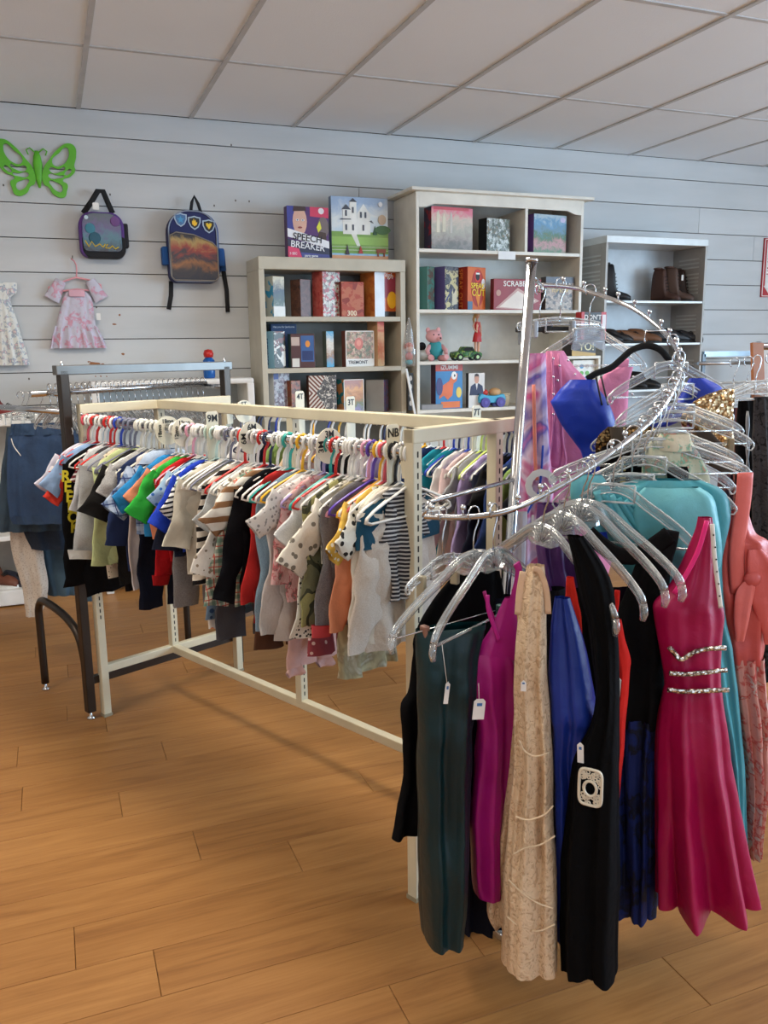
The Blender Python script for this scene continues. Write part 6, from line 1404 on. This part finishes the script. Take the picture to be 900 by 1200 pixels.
strap_px('neck_band', bh, [(690, 622), (706, 636), (726, 648), (750, 648), (772, 634), (786, 624)], .018, F('plain', ((22, 22, 24),)), -.02, .006)
strap_px('neck_band', bh, [(786, 620), (783, 636), (776, 660), (768, 690)], .018, F('plain', ((24, 24, 26),)), -.014, .006)
part_px('skirt', bh, [(838, 722, 776, .034, .006), (900, 722, 772, .044, .010), (980, 722, 772, .05, .014), (1062, 724, 770, .056, .006)], F('floral', ((18, 34, 92), (12, 14, 24), (14, 24, 60)), .35, .7), 3, 72, .006, 30, 96, 0., .25, 7)
TQ = SAT((54, 138, 154), (76, 160, 174)); TQL = SAT((92, 174, 188), (118, 194, 204))
tq = garment_px('turquoise_dress', (800, 600, 1.80), -6, [(562, 745, 820, .016, .002), (575, 712, 848, .028, .004), (600, 708, 856, .034, .005), (660, 722, 846, .036, .006), (720, 780, 850, .036, .006), (800, 800, 862, .036, .008), (900, 820, 872, .036, .010), (1000, 840, 876, .036, .012)], TQ, 'turquoise satin dress with pleated bodice and bow, behind the fuchsia one', 'dress', 3, 81)
for i in range(7):
    strap_px('pleat', tq, [(697+i*8, 572+i*3), (706+i*11, 600+i*2.4), (722+i*13, 628+i*1), (748+i*13, 640-i*1)], .009-.0006*i, TQ if i % 2 else TQL, -.034-.003*(i % 2), .006)
part_px('collar_panel', tq, [(556, 672, 705, .01, .001), (566, 668, 712, .016, .002), (590, 670, 728, .016, .002), (622, 690, 760, .012, .002)], TQL, 2, 5, .003, 12, 32, -.006)
part_px('bow', tq, [(568, 752, 815, .018, .003), (580, 742, 832, .03, .004), (604, 738, 838, .03, .004), (640, 756, 842, .02, .003), (660, 790, 840, .014, .003)], TQL, 2.4, 15, .004, 14, 40, -.03)
FU = SAT((148, 6, 62), (168, 9, 76))
fu = garment_px('fuchsia_dress', (830, 760, 1.72), -4, [(606, 818, 834, .008, .001), (625, 814, 836, .014, .001), (660, 800, 838, .022, .002), (690, 784, 842, .03, .003), (705, 768, 846, .034, .003), (720, 766, 848, .036, .003), (760, 774, 844, .034, .003), (800, 778, 844, .032, .003), (815, 776, 846, .034, .004), (860, 770, 852, .044, .004), (940, 768, 863, .058, .005), (1000, 769, 873, .070, .006), (1052, 770, 883, .080, .008)], FU, 'bright fuchsia satin knee-length dress with three crystal waist bands', 'dress', 2.7, 92, n=60, nseg=132, pleat=.34, npl=8, hem=.002, ps=.42)
CR = F('sequin', ((236, 232, 226), (150, 140, 130)), 1.2)
for pts in ([(778, 750), (784, 757), (792, 764), (806, 756), (822, 752), (843, 751)], [(778, 780), (796, 781), (820, 779), (844, 776)], [(776, 799), (796, 801), (820, 800), (846, 799)]):
    strap_px('crystal_band', fu, pts, .0052, CR, -.042, .004)
strap_px('zip_tape', fu, [(828, 610), (831, 650), (836, 690), (838, 706)], .0045, mat((226, 220, 212), .5), -.035, .002)
for (x_, y_) in ((829, 622), (831, 636), (832, 650), (833, 664), (835, 678), (836, 692)):
    a_, b__ = px_local(x_, y_, fu.location, fu.rotation_euler.z); MB().ball((a_, -.039, b__), .0018, 6).build('zip_dot', BLACK, fu)
strap_px('inner_strap', fu, [(822, 606), (812, 640), (798, 668), (784, 690)], .005, SAT((226, 30, 120), (236, 50, 130)), -.036, .003)
LAQ = garment_px('aqua_dress', (850, 800, 1.92), -4, [(690, 820, 848, .01, .002), (760, 836, 856, .016, .004), (840, 842, 866, .02, .006), (920, 850, 876, .02, .008), (945, 856, 878, .02, .008)], SAT((120, 186, 190), (146, 204, 206)), 'pale aqua satin skirt edge right of the fuchsia dress', 'dress', 2, 97)
tag_px(LAQ, 851, 737, w=.032, h=.026, yoff=-.04)
CO = SAT((194, 82, 78), (206, 94, 88))
co = garment_px('coral_dress', (868, 660, 1.84), 6, [(600, 848, 876, .012, .002), (625, 842, 884, .02, .003), (640, 842, 905, .026, .003), (690, 840, 908, .03, .004), (740, 850, 897, .03, .004), (775, 856, 892, .03, .004)], CO, 'coral pink satin dress with a floral skirt at the right edge', 'dress', 1.8, 101)
strap_px('shoulder_strap', co, [(866, 552), (864, 580), (860, 610), (856, 650), (858, 690)], .018, SAT((212, 100, 92), (222, 112, 104)), -.026, .005)
part_px('wrap_panel', co, [(640, 868, 884, .004, .001), (664, 866, 904, .010, .002), (700, 872, 909, .012, .002), (735, 884, 906, .008, .002), (750, 888, 896, .004, .001)], SAT((206, 92, 86), (216, 102, 96)), 1.4, 7, .002, 16, 32, -.030)
part_px('sash_tail', co, [(676, 862, 874, .004, .001), (690, 852, 874, .006, .002), (720, 850, 868, .006, .002), (745, 852, 862, .004, .001)], SAT((214, 104, 98), (222, 116, 108)), 1.4, 9, .002, 12, 24, -.036)
x, z = px_local(872, 674, co.location, co.rotation_euler.z); MB().ball((x, -.034, z), .017, 14, (1.2, .6, 1)).build('knot', CO, co)
part_px('skirt', co, [(768, 856, 893, .034, .006), (830, 862, 895, .04, .010), (900, 870, 893, .04, .012), (960, 872, 890, .034, .006), (1000, 875, 888, .03, .006)], F('floral', ((206, 150, 140), (186, 70, 66), (190, 176, 168)), .6, .9), 3, 103, .01, 26, 56)
for i_, (anc_, l_, c_) in enumerate((((640, 800, 1.98), 'charcoal long dress added to block light inside the spiral rack behind the lace dress', (26, 24, 30)), ((700, 800, 1.96), 'black long dress added to block light inside the spiral rack behind the buckled dress', (14, 14, 16)), ((745, 800, 2.02), 'dark plum long dress added to block light inside the spiral rack behind the halter dress', (38, 22, 36)), ((790, 800, 1.98), 'midnight blue long dress added to block light behind the fuchsia dress', (18, 24, 44)))):
    x_ = anc_[0]; garment_px('long_dress', anc_, 10-8*i_, [(690, x_-28, x_+22, .02, .002), (760, x_-34, x_+30, .035, .006), (900, x_-34, x_+32, .045, .006), (1015, x_-32, x_+32, .05, .006)], F('plain', (c_,)), l_, 'dress', 2.5, 180+i_, pleat=.2, npl=6)  # inner dresses added to block the rear lamp and darken the floor below
# ---- shorter pieces at the far and right side
hal = garment_px('floral_halter_top', (792, 560, 1.86), 0, [(512, 770, 806, .012, .001), (520, 760, 812, .018, .002), (540, 753, 822, .022, .003), (560, 752, 830, .022, .003), (590, 756, 830, .020, .003), (606, 760, 826, .014, .003)], F('floral', ((196, 196, 172), (120, 176, 150), (210, 136, 120)), .8, .8), 'mint and coral floral halter top with a dark keyhole back', 'top', 2, 111)
part_px('keyhole', hal, [(545, 779, 800, .002, 0), (555, 776, 802, .004, 0), (575, 780, 796, .004, 0)], BK2, 1, 1, .0, 8, 20, -.028)
part_px('collar', hal, [(508, 772, 806, .012, 0), (518, 768, 808, .016, .001), (528, 770, 808, .016, .001)], F('floral', ((216, 208, 184), (120, 176, 150), (214, 130, 112)), .5, .8), 1, 1, .001, 6, 30, -.012)
SQ = F('sequin', ((214, 190, 150), (140, 108, 72)), 1.)
sq = garment_px('sequin_top', (820, 500, 1.98), 6, [(456, 846, 860, .008, .001), (468, 816, 860, .014, .002), (490, 800, 858, .022, .003), (510, 806, 858, .024, .003), (530, 815, 858, .024, .003), (548, 845, 855, .012, .002)], SQ, 'gold sequin top hanging at the right bend of the rail', 'top', 1.6, 121, fold=.003)
s2_ = garment_px('sequin_top', (735, 520, 1.92), 0, [(500, 712, 764, .008, .001), (512, 700, 790, .016, .003), (530, 698, 800, .02, .003), (548, 706, 770, .016, .003)], F('sequin', ((150, 124, 84), (70, 52, 34)), 1.), 'dull bronze sequin top left of the bright gold one', 'top', 1.6, 122, fold=.003)
part_px('tie', s2_, [(500, 710, 724, .006, 0), (520, 712, 740, .01, .002), (536, 714, 744, .01, .002)], F('plain', ((84, 74, 64),)), 1.4, 3, .003, 8, 20, -.03)
part_px('tie', sq, [(505, 810, 826, .006, 0), (520, 806, 838, .01, .002), (540, 816, 852, .01, .002), (552, 838, 850, .006, .001)], F('plain', ((70, 60, 52),)), 1.4, 3, .003, 8, 20, -.03)
bk3 = garment_px('black_bodice', (725, 560, 1.90), -10, [(524, 705, 745, .012, .002), (545, 703, 760, .02, .003), (580, 708, 764, .02, .003), (640, 720, 770, .02, .003)], BK2, 'black bodice with a gold chain strip behind the rail', 'top', 1.6, 131, fold=.003)
mb = MB()
for i in range(8):
    a_, b__ = px_local(728, 535+i*4.5, bk3.location, bk3.rotation_euler.z); mb.bbox(a_-.006, a_+.006, -.036, -.030, b__-.002, b__+.002, .001)
mb.build('chain_strip', mat((206, 178, 96), .3, .8), bk3)
ROY = SAT((20, 52, 168), (28, 64, 190))
rb = garment_px('royal_blue_dress', (690, 500, 2.12), -8, [(445, 668, 700, .014, .001), (456, 656, 702, .028, .002), (470, 645, 712, .034, .003), (500, 660, 724, .030, .003), (528, 680, 726, .022, .003), (580, 694, 726, .022, .004), (640, 696, 724, .03, .006)], ROY, 'royal blue off-shoulder dress on the black velvet hanger', 'dress', 1.4, 141, fold=.004, lin=True)
for pts in ([(697, 441), (700, 456), (704, 474)], [(703, 441), (707, 458), (711, 474)]): strap_px('hanging_loop', rb, pts, .0022, BLACK, -.03)
rb2 = garment_px('satin_top', (800, 480, 2.06), 4, [(443, 808, 826, .01, .001), (456, 800, 846, .02, .002), (470, 790, 846, .024, .003), (492, 760, 800, .02, .003), (500, 756, 780, .016, .002)], ROY, 'royal blue satin piece showing behind the gold sequin top', 'top', 1.4, 142, fold=.004)
PKV = F('plain', ((222, 140, 176),)); PKD = F('plain', ((204, 116, 156),))
pv = garment_px('pink_vest', (680, 480, 2.30), 10, [(411, 640, 660, .010, .001), (430, 638, 672, .02, .002), (450, 637, 690, .026, .003), (500, 640, 720, .03, .004), (560, 636, 726, .034, .006), (620, 634, 724, .036, .006), (680, 640, 712, .034, .006)], PKV, 'pale pink sleeveless vest with a row of snap buttons', 'vest', 2, 151, fold=.005)
part_px('armhole_lining', pv, [(428, 642, 650, .004, 0), (500, 638, 654, .006, .001), (540, 636, 652, .006, .001), (546, 640, 650, .004, 0)], PKD, 1, 2, .001, 10, 20, -.036)
strap_px('armhole_trim', pv, [(640, 412), (642, 460), (641, 510), (636, 540), (644, 547), (656, 540), (652, 510), (650, 450), (648, 414)], .0035, PKV, -.042, .003)
strap_px('shoulder', pv, [(700, 470), (716, 450), (728, 430), (734, 428)], .018, PKV, -.01, .004)
part_px('right_front', pv, [(430, 722, 740, .008, .001), (445, 700, 736, .014, .002), (480, 700, 733, .016, .003), (520, 704, 731, .016, .003)], PKV, 1.5, 5, .003, 10, 28, -.012)
for (x_, y_) in ((641, 420), (641, 441), (641, 461), (641, 484), (648, 428), (658, 422), (666, 438), (648, 466), (733, 441), (732, 461), (646, 445)):
    a_, b__ = px_local(x_, y_, pv.location, pv.rotation_euler.z); MB().ball((a_, -.046, b__), .0034, 8, (1, .5, 1)).build('snap_button', mat((214, 208, 212), .2, .7), pv)
td = garment_px('tie_dye_dress', (630, 520, 2.22), 14, [(414, 618, 640, .012, .002), (440, 612, 640, .022, .003), (480, 612, 642, .026, .004), (540, 608, 646, .03, .006), (600, 600, 650, .034, .008), (680, 598, 650, .034, .008)], F('tiedye', ((96, 104, 170), (206, 160, 196), (204, 96, 150), (216, 196, 220), (110, 100, 176), (210, 110, 156)), 1.3), 'pink, white and violet tie-dye garment beside the chrome pole', 'dress', 2, 161, fold=.006)
text('C', .11, WHITE, td, (px_local(622, 566, td.location, td.rotation_euler.z)[0], -.046, px_local(622, 566, td.location, td.rotation_euler.z)[1]), rot=(PI/2, .5, 0), bold=.004); text('L', .05, WHITE, td, (px_local(618, 608, td.location, td.rotation_euler.z)[0], -.048, px_local(618, 608, td.location, td.rotation_euler.z)[1]), bold=.001)
strap_px('orange_strap', td, [(618, 450), (619, 500), (620, 540), (622, 560)], .005, F('plain', ((232, 140, 120),)), -.04)
strap_px('blue_cord', td, [(628, 520), (624, 570), (614, 590), (610, 598)], .003, F('plain', ((50, 80, 180),)), -.044)
pu = garment_px('purple_dress', (650, 660, 1.98), 0, [(590, 630, 668, .014, .002), (640, 628, 676, .024, .006), (720, 640, 690, .03, .008), (840, 660, 700, .03, .008)], SAT((84, 44, 108), (104, 60, 128)), 'deep purple satin dress glimpsed behind the clear hangers', 'dress', 3, 171)
wt = garment_px('white_towelling_top', (606, 640, 2.10), 10, [(600, 598, 618, .008, .001), (650, 596, 616, .012, .002), (688, 592, 612, .012, .002)], F('plain', ((206, 206, 214),)), 'white garment strip directly behind the chrome pole', 'top', 2, 172)

# ------------------------------------------------------------------ RACK AND CLOTHES AT THE RIGHT EDGE
rr_ = empty('rail_rack', (at(960, 700, 3.2).x, at(960, 700, 3.2).y, 0)); tag(rr_, 'chrome rail rack entering the picture at the right edge', 'clothes rack')
a = at(889, 406, 2.9); b_ = at(1010, 404, 2.9)
MB().tube([a-rr_.location, b_-rr_.location], .0125, 12).build('hang_bar', chrome(), rr_); MB().ball(a-rr_.location, .018, 12).build('end_knob', chrome(), rr_)
pz = b_.copy(); pz.z = .0; MB().tube([pz-rr_.location, b_-rr_.location], .0125, 12).build('post', chrome(), rr_); pz2 = at(930, 404, 3.3); 
MB().bar(pz-rr_.location+Vector((-.25, -.15, .015)), pz-rr_.location+Vector((.25, .15, .015)), .03, .025).build('foot', chrome(), rr_)
o = MB().bar((0, 0, 0), at(889, 482, 2.75)-at(887, 402, 2.75), .012, .045, up=(1, 0, 0)).build('wooden_slat', mat((150, 92, 54), .5), None, at(887, 402, 2.75)); tag(o, 'brown wooden hanger slat at the right edge', 'hanger')
o = MB().prism([(-.022, -.05), (.022, -.05), (.022, .05), (-.022, .05)], -.001, .001).build('paper_tag', mat((222, 230, 238), .5), rr_, at(893, 428, 2.85)-rr_.location, -YAW)
for i, (anc, rows, m_, l_) in enumerate([
    ((875, 600, 2.62), [(470, 866, 884, .01, .002), (560, 862, 892, .02, .006), (700, 862, 896, .02, .008), (800, 864, 900, .02, .008)], BK2, 'long black garment beside the coral dress'),
    ((890, 600, 2.50), [(465, 884, 905, .012, .002), (600, 882, 915, .02, .006), (780, 884, 915, .02, .008)], F('lace', ((60, 58, 60), (20, 20, 22)), 1.5), 'black lace garment at the extreme right edge'),
    ((868, 560, 2.70), [(478, 862, 874, .01, .002), (560, 860, 874, .016, .004), (700, 858, 872, .016, .006)], F('floral', ((96, 60, 58), (150, 90, 80), (60, 44, 60)), 1.), 'narrow rust patterned garment left of the long black one'),
    ((852, 560, 2.78), [(478, 846, 864, .01, .002), (560, 842, 862, .02, .005), (680, 842, 860, .02, .006)], F('floral', ((50, 40, 56), (110, 60, 60), (40, 36, 50)), .8), 'plum and black patterned garment behind the sequin top')]):
    g = garment_px('long_garment', anc, 20-6*i, rows, m_, l_, 'dress', 2.5, 200+i)
    P = Vector((g.location.x, g.location.y, at(anc[0], 468, anc[2]).z))
    crystal_hanger('clear_hanger', P+Vector((0, 0, .12)), yaw(20-6*i), 'clear hanger of the '+l_, W=.15, drop=.05, hook=.06, thin=True)
e = empty('beaded_belt', at(876, 590, 2.5), 0); tag(e, 'silver braided belt hanging at the right edge', 'belt')
mb = MB(); P0_ = e.location
for sg in (-1, 1): mb.tube([at(876+sg*1.2*math.sin(i*.9), 482+i*8, 2.5)-P0_ for i in range(34)], .0035, 6)
mb.build('braid', mat((150, 150, 152), .4, .5), e)
# pale tube frame against the wall at the right
e = empty('wall_frame', aty(850, 440, 5.3)); e.location.z = 0; tag(e, 'pale steel frame with a chrome bar standing against the right part of the wall', 'rack')
q0 = aty(824, 415, 5.3); q1 = aty(886, 414, 5.3); lo = Vector((e.location.x, e.location.y, 0))
MB().bar(q0-lo, q1-lo, .03, .04).build('top_rail', mat((176, 196, 212), .3, .5), e)  # light blue reflection put into the rail's own colour
for q in (q0, q1): MB().bar(q-lo, Vector((q.x, q.y, 0))-lo, .03, .03, up=(1, 0, 0)).build('post', mat((110, 116, 122), .4, .5), e)
MB().tube([aty(818, 426, 5.22)-lo, aty(890, 425, 5.22)-lo], .014, 10).build('hang_bar', chrome(), e)
for q in (aty(820, 426, 5.22), aty(888, 425, 5.22)): MB().tube([q-lo, Vector((q.x, 5.3, q.z))-lo], .008, 8).build('bracket', chrome(), e)

# writing and cut-outs become real meshes
dg = bpy.context.evaluated_depsgraph_get(); dg.update()
for o in [x for x in COL.objects if x.type in ('FONT', 'CURVE')]:
    me = bpy.data.meshes.new_from_object(o.evaluated_get(dg)); nm = o.name.split('.')[0]
    if not me.materials: me.materials.append(o.data.materials[0])
    n_ = bpy.data.objects.new(nm, me); COL.objects.link(n_)
    n_.parent = o.parent; n_.location = o.location; n_.rotation_euler = o.rotation_euler; n_.scale = o.scale
    bpy.data.objects.remove(o)
